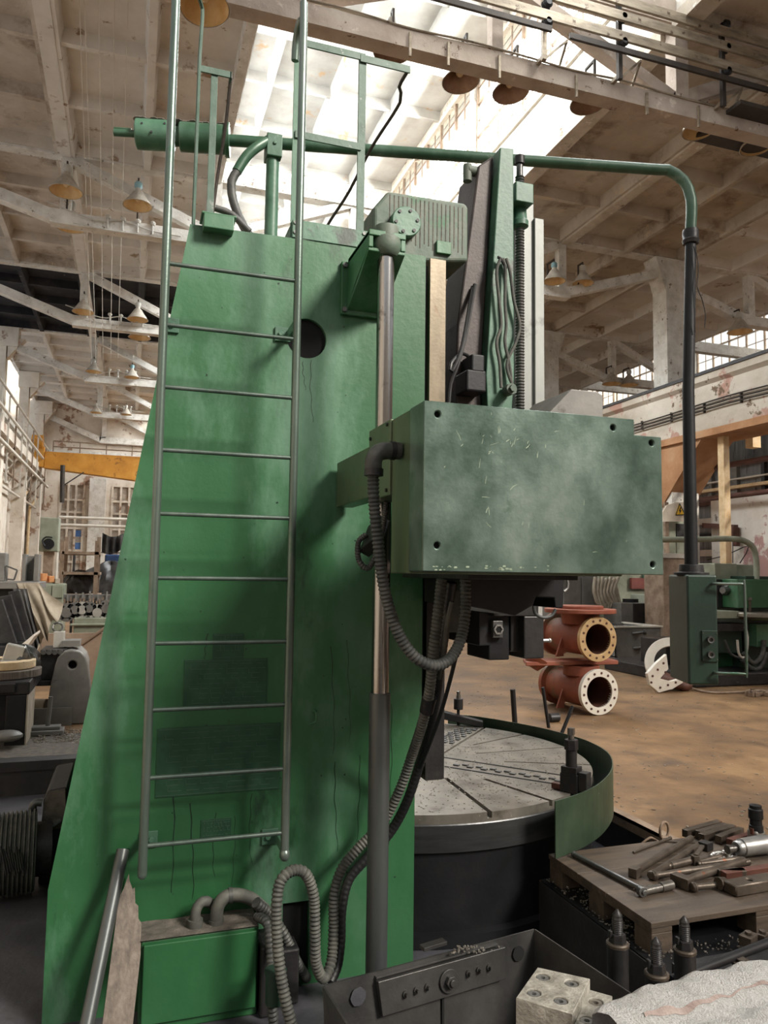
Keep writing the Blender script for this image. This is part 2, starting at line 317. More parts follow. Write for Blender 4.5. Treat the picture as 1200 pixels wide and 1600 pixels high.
# ================================================================== THE SETTING
XL, XR, YE = -4.1, 12.4, 39.4
TR = [8.6, 15.4, 21.4, 27.4, 33.4]
fl = MB()
fl.b2((-6, 6.6, -.5), (34, 41, FL)); fl.b2((3.01, -8, -.5), (34, 6.6, FL)); fl.b2((1.98, -8, -.5), (3.01, 3.42, FL))
fl.b2((-6, -8, -.5), (-2.6, 6.6, FL))
struct('floor', fl, 'floor')
pf = MB(); pf.b2((-2.6, -8, -.5), (1.98, 6.6, 0)); pf.b2((1.98, 3.42, -.5), (3.01, 6.6, 0)); struct('floor_pit', pf, 'pit')
ed = MB(); ed.b2((-2.6, 6.58, 0), (3.01, 6.60, .2)); ed.b2((-2.6, 6.56, .19), (3.01, 6.72, .262)); ed.b2((3.0, 3.42, 0), (3.006, 6.6, .2))
ed.b2((1.975, -2, 0), (1.985, 3.41, .25)); struct('trim_1', ed, 'pit_wall')  # near-black faces along the pit sides
ai = MB(); ai.b2((2.985, 3.40, .24), (3.045, 6.56, .262)); ai.b2((2.985, 3.40, .19), (2.995, 6.56, .26)); struct('trim_2', ai, 'rust')
soil = MB(); soil.b2((-2.5, 6.75, FL), (1.2, 7.6, FL+.006)); struct('floor_strip', soil, 'dust')

def coffers(name, x0, x1, z, y0, y1, nx, step, mat, slope=0.0, th=.12, rib=.27):
    """ribbed precast roof slab: a flat deck with ribs hanging under it"""
    q = MB(); q.b2((x0, y0, z), (x1, y1, z+th)); n = max(1, round((y1-y0)/step)); w = (x1-x0)/nx
    for i in range(nx+1):
        x = x0+w*i; q.prism([(x-.11, z+.01), (x+.11, z+.01), (x+.06, z-rib), (x-.06, z-rib)], 'y', y0, y1)
    for j in range(n+1):
        y = y0+(y1-y0)*j/n; q.prism([(y-.10, z+.01), (y+.10, z+.01), (y+.05, z-rib*.8), (y-.05, z-rib*.8)], 'x', x0, x1)
    return struct(name, q, mat)
rows = [-2.6, 3.0, 8.6, 15.4, 21.4, 27.4, 33.4, 39.4]
for i in range(len(rows)-1):
    y0, y1 = rows[i]+.12, rows[i+1]-.12
    coffers('ceiling', XL-.5, -1.62, 10.0, y0, y1, 2, 1.5, 'soot' if i == 4 else 'ceil_dirty' if i < 4 else 'ceil')
    coffers('ceiling', -1.38, 1.42, 10.0, y0, y1, 2, 1.72, 'ceil' if i != 4 else 'soot')
    coffers('ceiling', 1.2, 7.5, 13.75, y0, y1, 4, 1.72, 'ceil_white')
    coffers('ceiling', 7.35, 9.5, 10.0, y0, y1, 1, 1.72, 'ceil_dirty')
    coffers('ceiling', 9.74, XR+.5, 10.0, y0, y1, 2, 1.72, 'ceil_dirty' if i % 2 == 0 or i < 4 else 'ceil')
    coffers('ceiling', XR+.6, 17.9, 10.0, y0, y1, 3, 1.72, 'ceil')
    if i >= 2:
        coffers('ceiling', 17.9, 24.1, 14.0, y0, y1, 4, 1.72, 'ceil_white')
        coffers('ceiling', 24.1, 29.5, 10.0, y0, y1, 3, 1.72, 'ceil')
    p = MB(); p.b2((-1.62, y0, 9.72), (-1.38, y1, 10.02)); struct('ceiling_beam', p, 'ceil')
    p = MB(); p.b2((9.5, y0, 9.68), (9.74, y1, 10.02)); struct('ceiling_beam', p, 'beam')
    p = MB(); p.b2((1.30, y0, 9.70), (1.46, y1, 11.05)); struct('ceiling_edge', p, 'truss')
    p = MB(); p.b2((7.2, y0, 9.72), (7.36, y1, 10.98)); struct('wall_lantern_kerb', p, 'truss')
    p = MB(); p.b2((7.12, y0, 9.64), (7.42, y1, 9.86)); p.b2((7.14, y0, 10.95), (7.42, y1, 11.08)); p.b2((7.2, y0, 13.45), (7.4, y1, 13.78))
    struct('wall_lantern_trim', p, 'beam')
nw = 0
def glazing(x, y0, y1, z0, z1, ny=6, nz=3, sash=None, depth=.05):
    global nw; nw += 1; f = MB(); dy = (y1-y0)/ny; dz = (z1-z0)/nz
    for i in range(ny+1): f.b2((x-depth, y0+dy*i-.03, z0), (x+depth*.5, y0+dy*i+.03, z1))
    for j in range(nz+1): f.b2((x-depth*.8, y0, z0+dz*j-.026), (x+depth*.5, y1, z0+dz*j+.026))
    for i in range(ny*2):
        if i % 2: f.b2((x-.015, y0+dy*i/2-.012, z0), (x+.015, y0+dy*i/2+.012, z1))
    for j in range(nz): f.b2((x-.015, y0, z0+dz*(j+.5)-.01), (x+.015, y1, z0+dz*(j+.5)+.01))
    o = struct('window_%d' % nw, f, 'rust'); g = MB(); g.b2((x-.004, y0, z0), (x+.004, y1, z1)); q = g.build('pane', 'glass', o); q['kind'] = 'structure'
for i in range(len(rows)-1):
    y0, y1 = rows[i]+.15, rows[i+1]-.15
    if i >= 1: glazing(7.3, y0, y1, 11.05, 13.5)
    glazing(1.38, y0, y1, 11.05, 13.7, 6, 2)
    if i >= 3: glazing(24.0, y0, y1, 10.9, 13.9)
    if i >= 3:
        p = MB(); p.b2((23.9, y0, 9.8), (24.1, y1, 10.95)); struct('wall_lantern_kerb', p, 'truss')

def hall_truss(Y, x0, mat='truss', dz=0.0):
    q = MB(); t = .13
    def mem(a, b, h=.24, w=.24): q.bar((x0+a[0], Y, a[1]+(dz if a[1] < 9 else 0)), (x0+b[0], Y, b[1]+(dz if b[1] < 9 else 0)), w, h)
    q.b2((x0-4.3, Y-t, 9.74), (x0+12.6, Y+t, 10.1))
    mem((-4.05, 9.2), (-1.55, 8.28), .22); mem((-1.6, 8.28), (9.6, 8.28), .25); mem((9.55, 8.28), (12.4, 9.4), .22)
    mem((-1.45, 8.3), (-1.45, 9.9), .2, .2); mem((9.55, 8.3), (9.55, 9.9), .2, .2)
    mem((-1.4, 9.72), (1.4, 8.4), .2, .18); mem((9.5, 9.72), (7.2, 8.4), .2, .18)
    mem((1.4, 8.3), (1.4, 13.8), .22, .22); mem((7.3, 8.3), (7.3, 13.8), .22, .22)
    mem((1.45, 8.4), (4.3, 9.8), .18, .18); mem((7.25, 8.4), (4.4, 9.8), .18, .18); mem((4.35, 8.3), (4.35, 9.8), .16, .16)
    for kx in (-1.55, 9.58): q.b2((x0+kx-.16, Y-.125, 8.16+dz), (x0+kx+.16, Y+.125, 8.44+dz))
    q.b2((x0+1.2, Y-.11, 13.35), (x0+7.5, Y+.11, 13.8))
    return struct('roof_truss', q, mat)
DZ = dict(zip(TR, (.22, .22, .08, 0.0, -.05)))
for y in TR: hall_truss(y, 0, 'chord' if y < 9 else 'truss', DZ[y])
for y in TR[1:4]: hall_truss(y, 16.7, 'truss', DZ[y])
p = MB(); Y = 39.2
p.bar((-4, Y, 9.1), (-1.6, Y, 8.1), .2, .26); p.bar((-1.65, Y, 8.1), (12.2, Y, 8.1), .2, .3); p.bar((-1.45, Y, 8.2), (-1.45, Y, 9.8), .2, .2)
p.bar((-1.4, Y, 9.6), (1.4, Y, 8.2), .2, .2); struct('roof_truss', p, 'truss')
# columns
for i, y in enumerate([8.6]+TR[1:]+[39.0]):
    q = MB(); q.b2((XL-.5, y-.3, FL), (XL-.02, y+.3, 6.0)); q.b2((XL-.4, y-.22, 6.0), (XL-.05, y+.22, 9.4)); q.prism([(XL-.02, 9.4), (XL+.5, 9.4), (XL-.02, 8.7)], 'y', y-.18, y+.18)
    q.b2((XL-.45, y-.26, 9.1), (XL+.3, y+.26, 9.74)); struct('column_brick', q, 'beam' if i < 2 else 'plaster')
    q = MB(); q.b2((XR+.0, y-.26, 6.3), (XR+.62, y+.26, 9.3)); q.prism([(XR-.28, 9.74), (XR+.9, 9.74), (XR+.62, 8.9), (XR, 8.9)], 'y', y-.24, y+.24)
    q.b2((XR-.06, y-.4, FL), (XR+.74, y+.4, 5.1)); struct('column_crane', q, 'truss')
# crane girders
q = MB(); q.prism([(XR-.15, 5.1), (XR+.85, 5.1), (XR+.85, 6.12), (XR+.95, 6.2), (XR+.95, 6.35), (XR-.25, 6.35), (XR-.25, 6.2), (XR-.15, 6.12)], 'y', 4, YE)
struct('beam_crane_girder', q, 'girder')
q = MB(); q.b2((XR-.18, 4, 4.94), (XR+.88, YE, 5.1)); struct('beam_soffit', q, 'soffit')
q = MB(); q.b2((XR-.28, 4, 6.35), (XR+.2, YE, 6.42)); q.b2((XR+.1, 4, 6.42), (XR+.2, YE, 6.56)); struct('beam_crane_rail', q, 'dark')
for z in (5.52, 5.60, 5.68):
    q = MB(); q.pipe([(XR-.21, 5+i*2, z+.03*sin(i*2.1+z)) for i in range(18)], .018, 6, .5); [q.b2((XR-.21, 6+i*1.1, z-.034), (XR-.152, 6.03+i*1.1, z+.034)) for i in range(26)]; single('cable_run', q, 'rail_dark', {5.52: 'lowest of the three dark cables strung along the flaking crane girder', 5.60: 'middle of the three dark cables strung along the flaking crane girder', 5.68: 'topmost of the three dark cables strung along the flaking crane girder'}[z], 'cable', 'cables on the crane girder')
# haunch under the girder at the column
q = MB(); q.prism([(13.9, 4.95), (15.4, 3.4), (16.9, 4.95)], 'x', XR-.1, XR+.8); struct('beam_haunch', q, 'soffit')
# wall between the two halls
q = MB(); q.b2((13.5, 6, FL), (13.8, 15.0, 3.75)); q.b2((13.5, 15.8, FL), (13.8, 40, 3.4)); struct('wall_right', q, 'pink')
q = MB(); q.b2((29.4, 6, FL), (29.7, 41, 9.9)); struct('wall_far_right', q, 'clad')
q = MB(); q.b2((19.0, 10, FL), (19.3, 40, 5.6)); struct('wall_partition', q, 'clad')
rnd = random.Random(14)
for k, (z, h, mt) in enumerate(((5.45, .16, 'dark'), (4.7, .10, 'tan'), (4.25, .14, 'bore'), (3.6, .2, 'ivory'), (3.2, .08, 'dark'), (2.5, .22, 'ivory'), (5.0, .05, 'ivory'))):
    q = MB(); q.b2((18.8-.1*(k % 2), 10, z), (19.0, 40, z+h)); struct('trim_%d' % (10+k), q, mt)
for k in range(22):
    y = 14+k*1.15; q = MB(); q.b2((18.85, y, FL), (19.0, y+rnd.choice((.08, .14, .5)), 5.5)); struct('trim_%d' % (20+k), q, rnd.choice(('dark', 'ivory', 'clad', 'grey', 'dark')))
for yy, nm in ((13.55, 'tan'),):
    q = MB(); q.b2((XR+.1, yy-.09, FL), (XR+.26, yy+.09, 4.95)); struct('column_post', q, nm)
# the hall goes on behind the photographer: rear gable and side walls, plus added roof strips that block sun
q = MB(); q.b2((-6, -9.4, -.5), (34, -9.1, 7.4)); struct('wall_rear', q, 'plaster')
q = MB(); q.b2((-5.2, -9.1, 0), (-4.9, 6, 6.6)); struct('wall_side', q, 'plaster')
q = MB(); q.b2((13.5, -9.1, 0), (13.8, 6, 6.4)); struct('wall_side', q, 'pink')
coffers('ceiling', 10.3, 20, 10.0, -9, -5.7, 5, 1.5, 'ceil_dirty')  # unseen roof strip, added to shade the near floor and the pallet
coffers('ceiling', 5.5, 10.2, 10.0, -7.2, -6.0, 3, 1.2, 'ceil_dirty')  # unseen strip added to keep the sun off the column's foot
# end wall
def rect_wall(holes, x0, x1, z0, z1, y0, y1):
    q = MB(); xs = sorted({x0, x1, *[h[0] for h in holes], *[h[1] for h in holes]}); zs = sorted({z0, z1, *[h[2] for h in holes], *[h[3] for h in holes]})
    for i in range(len(xs)-1):
        for j in range(len(zs)-1):
            cx, cz = (xs[i]+xs[i+1])/2, (zs[j]+zs[j+1])/2
            if not any(h[0] < cx < h[1] and h[2] < cz < h[3] for h in holes): q.b2((xs[i], y0, zs[j]), (xs[i+1], y1, zs[j+1]))
    return q
HW = [(-3.3, -2.25, 1.6, 5.9), (-.95, .25, 1.6, 5.9), (1.6, 2.8, 1.6, 5.9)]
struct('wall_end', rect_wall(HW, -6, 30, 0, 14.5, 39.4, 39.7), 'plaster')
for k, h in enumerate(HW):
    nw += 1; q = MB()
    for t in (0, .33, .66, 1): x = h[0]+(h[1]-h[0])*t; q.b2((x-.05, 39.36, h[2]), (x+.05, 39.46, h[3]))
    for t in (0, .12, .25, .5, .54, .68, .82, 1): z = h[2]+(h[3]-h[2])*t; q.b2((h[0], 39.37, z-.05), (h[1], 39.45, z+.05))
    o = struct('window_%d' % nw, q, 'plaster'); g = MB(); g.b2((h[0], 39.5, h[2]), (h[1], 39.52, h[3])); g.build('pane', 'pane_dusty', o)['kind'] = 'structure'
    g = MB()
    for z in (3.35, 2.75): g.b2((h[0]+.68*(h[1]-h[0]), 39.47, z), (h[1]-.05, 39.49, z+.3))
    g.build('pane', 'bluepane', o)['kind'] = 'structure'
q = MB(); q.b2((-2.0, 39.1, FL), (-1.25, 39.4, 6.2)); q.b2((.6, 39.1, FL), (1.3, 39.4, 6.2)); struct('trim_3', q, 'truss')
q = MB(); q.b2((-4.0, 39.2, 7.1), (12, 39.4, 7.5)); struct('trim_4', q, 'truss')
# left wall, with pilasters, and the crane walkway along it
q = MB(); q.b2((-5.2, 6, FL), (-4.9, 40, 6.6)); struct('wall_left', q, 'plaster')
q = MB(); q.b2((-4.9, 24.2, FL), (-4.5, 26.2, 5.6)); q.b2((-4.9, 30, FL), (-4.5, 31.6, 5.6)); q.b2((-4.9, 35.6, FL), (-4.5, 37, 5.6)); struct('trim_5', q, 'plaster')
q = MB(); q.b2((-4.6, 8, 6.05), (-3.95, 39, 6.4)); struct('beam_crane_girder', q, 'plaster')
q = MB(); q.b2((-4.4, 8, 6.82), (-4.15, 39, 6.95)); struct('beam_crane_rail', q, 'truss')

# ================================================================== THE VERTICAL LATHE
lathe = thing('vertical_lathe', 'green single column vertical turning lathe with a ladder up its side', 'lathe', (0.6, 4.4, 0))
YC = 3.30                                             # plane of the column's side cheek
q = MB()
q.prism([(-.253, 0), (-.253, .508), (.192, 3.263), (1.30, 3.285), (1.30, .86), (1.27, .86), (1.27, 0)], 'y', YC, YC+.09)
q.prism([(-.253, .02), (-.253, .508), (.192, 3.263), (1.30, 3.285), (1.30, .86), (.42, .86), (.42, .02)], 'y', YC+.089, 5.9)
column = q.build('column', 'green', lathe)
cut = MB(); cut.cyl((.722, YC-.05, 2.812), (.722, YC+.8, 2.812), .092, n=40)
a = P(442, 1412, Y=YC); b = P(481, 1520, Y=YC); cut.b2((a.x, YC-.05, b.z), (b.x, YC+.9, a.z))
carve(column, cut)
q = MB(); q.cyl((.722, YC+.02, 2.812), (.722, YC+.03, 2.812), .0915, n=32); q.build('opening_shade', 'hole', column); q = MB(); q.b2((a.x+.002, YC+.03, b.z+.002), (b.x-.002, YC+.04, a.z-.002)); q.build('opening_shade', 'hole', column)  # black sheets just behind the face stand in for the hollow's shade
# little lip box and eye on top edge
q = MB(); q.b2((.245, 3.24, 3.235), (.375, 3.34, 3.30)); q.b2((.235, 3.24, 3.295), (.385, 3.36, 3.305)); q.build('top_lug', 'green', lathe, .004)
# etched instruction plates on the cheek
def plate(px, py, qx, qy, rows_, nm='instruction_plate', lines=True):
    a = P(px, py, Y=YC); b = P(qx, qy, Y=YC); q = MB(); q.b2((a.x, YC-.004, b.z), (b.x, YC, a.z)); o = q.build(nm, 'plate', lathe, .001)
    l = MB(); rnd = random.Random(px); w, h = b.x-a.x, a.z-b.z
    l.b2((a.x+.006, YC-.0055, a.z-.008), (b.x-.006, YC-.004, a.z-.006)); l.b2((a.x+.006, YC-.0055, b.z+.006), (b.x-.006, YC-.004, b.z+.008))
    for r in range(rows_):
        z = a.z-h*(r+1)/(rows_+1); x = a.x+w*rnd.uniform(.06, .2)
        while x < b.x-w*.1:
            d = w*rnd.uniform(.04, .16); l.b2((x, YC-.0055, z-.0012), (min(x+d, b.x-.008), YC-.004, z+.0012))
            if rnd.random() < .5: l.b2((x, YC-.0055, z), (x+.0022, YC-.004, z+h/(rows_+1)*.8))
            x += d+w*rnd.uniform(.02, .07)
    l.build('etching', 'plate_line', o)
plate(288, 1031, 416, 1102, 9); plate(246, 1138, 436, 1232, 11); plate(314, 1281, 361, 1308, 4); plate(333, 990, 380, 1029, 2)
# small hook on the cheek
h = P(490, 1118, Y=YC); q = MB(); q.pipe([h+V((0, 0, .02)), h+V((.003, -.03, .018)), h+V((.003, -.035, -.02)), h+V((-.02, -.03, -.03))], .005, 8, .01); q.build('cable_hook', 'green', lathe)
# ladder ------------------------------------------------------------
LY = 3.10
lad = bpy.data.objects.new('ladder', None); COL.objects.link(lad); lad.parent = lathe; lad.location = V((.36, LY, .6))-lathe.location
q = MB(); q.pipe([(.09, LY, .60), (.091, LY, 2.0), (.091, LY, 4.20), (.10, LY+.01, 4.28), (.15, LY+.07, 4.30)], .0175, 12, .06)
q.ball((.09, LY, .60), .018); q.build('rail', 'tube', lad)
q = MB(); q.pipe([(.635, LY, .64), (.635, LY, 2.4), (.634, LY, 4.12), (.632, LY+.02, 4.19), (.628, LY+.07, 4.205), (.626, LY+.12, 4.17), (.626, LY+.14, 4.08)], .0175, 12, .03)
q.ball((.635, LY, .62), .022, (1, 1.2, 1.3)); q.build('rail', 'tube', lad)
for z in (2.993, 2.738, 2.484, 2.229, 1.975, 1.722, 1.468, 1.213, .957, .705):
    q = MB(); q.cyl((.09, LY, z), (.635, LY, z), .0088, n=10); q.build('rung', 'tube', lad)
for x, z, sx in ((.09, 2.80, .06), (.635, 2.815, -.05), (.09, .665, .05), (.635, .63, -.05)):
    q = MB(); q.b2((x-.006, LY, z-.02), (x+.006, YC, z+.02)); q.b2((min(x, x+sx)-.01, YC-.012, z-.032), (max(x, x+sx)+.01, YC, z+.032)); q.nut((x+sx*.7, YC-.024, z), (0, 1, 0), .012, .014)
    q.build('bracket', 'green_top', lad, .002)
# access rail on top ---------------------------------------------------
rl = bpy.data.objects.new('guard_rail', None); COL.objects.link(rl); rl.parent = lathe; rl.location = V((.6, 3.34, 3.3))-lathe.location
YR = 3.33
def flat(a, b, w=.038, t=.008, nm='bar', mat='flat', up=(0, -1, 0)):
    q = MB(); q.bar(a, b, t, w, up); return q.build(nm, mat, rl, .001)
def R3(x, y, Y=YR): return P(x, y, Y=Y)
q = MB(); q.b2((.640, YR-.004, 3.26), (.668, YR+.004, 4.20)); q.build('post', 'green_top', rl, .001)
q = MB(); q.b2((.955, YR-.005, 3.30), (.992, YR+.005, 4.235)); q.build('post', 'flat', rl, .001)
z1 = 4.255; q = MB(); q.b2((.65, YR-.012, z1-.035), (.985, YR-.004, z1)); q.b2((.96, YR-.014, z1-.045), (1.215, YR-.006, z1-.008)); q.build('top_bar', 'flat', rl, .001)
q = MB(); a = R3(484, 208); b = R3(560, 228); q.b2((.65, YR-.012, 3.765), (.97, YR-.004, 3.80)); q.build('middle_bar', 'flat', rl, .001)
q = MB(); q.pipe([(1.205, YR, z1-.03), (1.205, YR+.12, z1-.035), R3(625, 160, 3.55), R3(580, 232, 3.8), R3(545, 300, 4.0), R3(512, 352, 4.15), R3(500, 385, 4.2)], .009, 8, .04)
q.build('bent_stay', 'rail_dark', rl)
q = MB(); a = R3(462, 345); b = R3(602, 390); q.b2((.645, YR-.035, 3.275), (1.09, YR-.027, 3.36)); q.b2((.645, YR-.03, 3.275), (.665, YR+.3, 3.36)); q.build('toe_plate', 'green_top', rl, .001)
for x, z in ((.657, 3.345), (.657, 3.30), (.985, 3.345), (.985, 3.30)): MB().nut((x, YR-.04, z), (0, 1, 0), .009, .008).build('bolt', 'steel', rl)
# left half of the rail
q = MB(); q.b2((.262, YR-.005, 3.26), (.292, YR+.005, 3.995)); q.build('post', 'flat', rl, .001)
q = MB(); a = R3(314, 99); b = R3(361, 112); q.b2((.215, YR-.012, 3.985), (.352, YR-.004, 4.015)); q.b2((.345, YR-.012, 3.985), (.353, YR+.03, 4.015)); q.build('top_bar', 'flat', rl, .001)
q = MB(); q.pipe([(.35, YR+.02, 4.0), R3(360, 125, 3.37), R3(352, 200, 3.45), R3(340, 275, 3.52), R3(330, 350, 3.55)], .008, 8, .04); q.build('bent_stay', 'rail_dark', rl)
q = MB(); q.pipe([(.15, LY+.07, 4.30), (.205, YR-.03, 4.29), (.214, YR-.015, 4.24), R3(312, 90, YR-.01), R3(306, 250, YR-.01), R3(302, 352, YR-.01)], .0085, 8, .05); q.build('loop_rod', 'flat', rl)
# counterweight drum and swinging arm -------------------------------------
A0 = P(178, 207, Y=4.86); A1 = P(1040, 266, Y=4.16); ad = (A1-A0).normalized()
def on_arm(px):
    lo, hi = 0, 1
    for _ in range(40):
        mid = (lo+hi)/2; p = A0+(A1-A0)*mid; d = p-EYE; x = 600+FPX*d.dot(Rt)/d.dot(Fw)
        lo, hi = (mid, hi) if x < px else (lo, mid)
    return A0+(A1-A0)*lo
arm = bpy.data.objects.new('swing_arm', None); COL.objects.link(arm); arm.parent = lathe; arm.location = on_arm(425)-lathe.location
c1 = P(1068, 282, Y=4.12); c2 = P(1080, 312, Y=4.10); c3 = P(1079, 366, Y=4.10)
q = MB(); q.cyl(A0, on_arm(215), .022, n=12); q.cyl(A0+V((0, 0, .028)), on_arm(205)+V((0, 0, .028)), .008, n=8); q.build('shaft', 'green_pipe', arm)
q = MB(); q.cyl(on_arm(213), on_arm(272), .092, n=28); q.build('counterweight', 'green_top', arm, .008)
q = MB(); q.cyl(on_arm(281), on_arm(352), .090, n=28); q.build('counterweight', 'green_pipe', arm, .008)
q = MB(); q.cyl(on_arm(273), on_arm(280), .06, n=24); q.cyl(on_arm(352), on_arm(359), .105, n=28); q.build('end_disc', 'green_pipe', arm, .003)
q = MB()
for w in range(26):
    t = on_arm(216+w*5.3); q.ball(t+V((random.uniform(-.01, .01), random.uniform(-.02, .02), .088)), .03, (1.1, 1.2, .45), 8)
q.build('dust_layer', 'dust', arm)['kind'] = 'stuff'
q = MB()
for x, dz in ((221, .02), (256, .03), (236, -.03)):
    p = on_arm(x)+V((0, -.092, dz)); q.cyl(p+V((0, .01, 0)), p+V((0, -.002, 0)), .007, n=10)
q.build('set_screw', 'black', arm)
q = MB(); q.pipe([on_arm(357), on_arm(500), on_arm(700), on_arm(900), on_arm(1030), A1+ad*.02, c1, c2, c3], .037, 16, .05); q.build('arm_pipe', 'green_pipe', arm)
e0 = P(370, 268, Y=4.62); q = MB(); q.pipe([e0, P(384, 246, Y=4.62), P(400, 231, Y=4.62), on_arm(418)+V((0, -.03, 0))], .032, 14, .03); q.build('branch_pipe', 'green_pipe', arm)
q = MB(); q.pipe([P(372, 266, Y=4.62), P(362, 283, Y=4.62), P(364, 312, Y=4.62), P(376, 345, Y=4.6), P(392, 372, Y=4.55)], .028, 12, .03); q.pipe([P(336, 325, Y=4.4), P(362, 335, Y=4.4), P(390, 362, Y=4.4)], .02, 10, .03); q.build('drooping_hose', 'rubber', arm)
q = MB(); b0 = on_arm(427); q.cyl(V((b0.x, b0.y, 3.3)), b0-V((0, 0, .09)), .042, n=18); q.build('post', 'green_top', arm)
q = MB(); q.box(b0-V((0, 0, .04)), (.1, .12, .15), 0); q.nut(b0+V((0, -.07, -.03)), (0, 1, 0), .014, .012); q.build('clamp', 'green_pipe', arm, .006)
q = MB(); q.lathe([(.0, .03), (.05, .03), (.055, .0), (.05, -.03), (.058, -.045), (.05, -.07), (0, -.07)], c3, n=20); q.build('collar', 'dark', arm)
# gear housing on top of the column ---------------------------------------
HX0, HX1 = 1.085, 1.604
q = MB(); q.prism([(HX0, 3.40), (HX0, 3.575), (1.16, 3.675), (1.59, 3.685), (1.604, 3.66), (1.604, 3.37), (1.32, 3.33), (HX0, 3.33)], 'y', 3.47, 4.3)
hs = q.build('gear_housing', 'green_dust', lathe, .018, seg=3)
q = MB()
for i in range(18): x = 1.17+i*.0235; q.b2((x-.0022, 3.4685, 3.40+.03*sin(i*2.2)**2), (x+.0022, 3.475, 3.655))
q.build('dust_streak', 'dust', hs)['kind'] = 'stuff'
q = MB(); c = P(662, 318, Y=3.8); q.lathe([(.0, .07), (.10, .06), (.17, .03), (.18, 0)], (1.45, 3.85, 3.68), n=28); q.build('dome', 'green_dust', hs)
c = P(632, 350, Y=3.46); q = MB(); q.cyl((c.x, 3.47, c.z), (c.x, 3.425, c.z), .0765, n=36); cp = q.build('cap', 'green_top', hs, .004)
q = MB()
for k in range(6): t = k*pi/3+.2; p = V((c.x+.058*cos(t), 3.424, c.z+.058*sin(t))); q.cyl(p+V((0, .004, 0)), p-V((0, .004, 0)), .0085, n=10)
q.build('screw', 'dark', cp)
q = MB(); q.b2((1.42, 3.452, 3.385), (1.50, 3.472, 3.45)); q.build('recess_square', 'green', hs, .003)  # darker green square painted in place of a recess
# guide ways on the column front ------------------------------------------
q = MB(); q.b2((1.375, 3.43, .77), (1.462, 3.60, 3.34)); q.build('guide_way', 'way', lathe, .002)
q = MB(); q.b2((1.30, 3.50, .78), (1.375, 5.75, 3.31)); q.b2((1.302, 3.46, .80), (1.372, 3.5, 3.31)); q.b2((1.375, 5.5, .77), (1.462, 5.75, 3.34)); q.build('column_front', 'dark', lathe)
for i in range(16): MB().nut((1.34, 3.452, .95+i*.145), (0, 1, 0), .011, .012).build('way_bolt', 'dark', lathe)
q = MB(); q.b2((1.463, 3.425, .775), (1.466, 3.61, 1.72)); q.b2((1.37, 3.422, .775), (1.466, 3.43, 1.74)); q.build('way_cover', 'dark', lathe)
# lifting rod bracket -------------------------------------------------------
RX, RY = .997, 3.0
br = bpy.data.objects.new('rod_bracket', None); COL.objects.link(br); br.parent = lathe; br.location = V((RX, YC, 3.08))-lathe.location
q = MB(); q.b2((.875, YC-.022, 2.94), (1.075, YC, 3.19)); q.build('back_plate', 'green', br, .004)
q = MB(); q.prism([(YC-.02, 2.975), (YC-.02, 3.20), (RY-.045, 3.20), (RY-.045, 3.13), (YC-.17, 3.06)], 'x', .905, .925); q.prism([(YC-.02, 2.975), (YC-.02, 3.2), (RY-.045, 3.2), (RY-.045, 3.13), (YC-.17, 3.06)], 'x', 1.05, 1.07)
q.b2((.905, RY-.05, 3.18), (1.07, YC-.02, 3.205)); q.prism([(YC-.02, 2.96), (YC-.02, 2.98), (YC-.19, 3.055), (RY-.04, 3.13), (RY-.04, 3.115), (YC-.19, 3.035)], 'x', .905, 1.07); q.build('gusset', 'green', br, .003)
for x in (.89, 1.058):
    for z in (2.96, 3.17): MB().nut((x, YC-.034, z), (0, 1, 0), .012, .013).build('bolt', 'steel', br)
q = MB(); q.lathe([(0, .22), (.05, .215), (.054, .20), (.054, .165), (.066, .155), (.07, .12), (.06, .09), (.05, .08), (0, .08)], (RX, RY, 3.03), n=28); q.build('collar', 'green_dust', br)
q = MB(); q.cyl((RX, RY, 1.2), (RX, RY, 3.12), .0365, n=24); q.build('lifting_rod', 'chrome', lathe)
q = MB(); q.cyl((RX, RY, .02), (RX, RY, 1.262), .0435, n=24); q.build('rod_tube', 'tube_dark', lathe, .003)
# cross rail, its end cover and side boxes ------------------------------------
q = MB(); q.b2((1.465, 2.7, 1.80), (1.72, 6.1, 2.26)); q.b2((1.30, 2.36, 1.80), (1.72, 3.42, 2.26)); q.build('cross_rail', 'green_dark', lathe, .006)
q = MB(); q.prism([(.868, 1.759), (.868, 2.303), (1.661, 2.303), (1.661, 2.248), (1.775, 2.248), (1.775, 1.759)], 'y', 2.205, 2.335)
cov = q.build('end_cover', 'green_worn', lathe, .006)
cut = MB(); hp = [(684, 647), (958, 668), (1018, 692), (683, 852), (1020, 882)]
for x, y in hp: p = P(x, y, Y=2.205); cut.cyl((p.x, 2.15, p.z), (p.x, 2.30, p.z), .0105, n=16)
cov.modifiers.clear(); carve(cov, cut)
b = cov.modifiers.new('edge', 'BEVEL'); b.width = .004; b.segments = 2; b.limit_method = 'ANGLE'; b.angle_limit = radians(50)
for x, y in hp: p = P(x, y, Y=2.205); MB().cyl((p.x, 2.29, p.z), (p.x, 2.22, p.z), .0103, n=16).build('bolt_hole', 'hole', cov)
q = MB(); q.b2((.874, 2.338, 1.752), (1.70, 2.53, 2.303)); q.build('cover_frame', 'green_side', lathe, .004)
q = MB(); q.b2((.866, 2.53, 2.03), (1.40, 2.785, 2.305)); pn = q.build('side_box', 'green_side', lathe, .004)
q = MB()
for y, z in ((2.56, 2.29), (2.56, 2.05), (2.76, 2.27)): q.cyl((.867, y, z), (.860, y, z), .007, n=8)
q.build('screw', 'dark', pn)
q = MB(); q.b2((.868, 2.79, 2.045), (.945, 3.27, 2.245)); q.build('switch_box', 'green_side', lathe, .004)
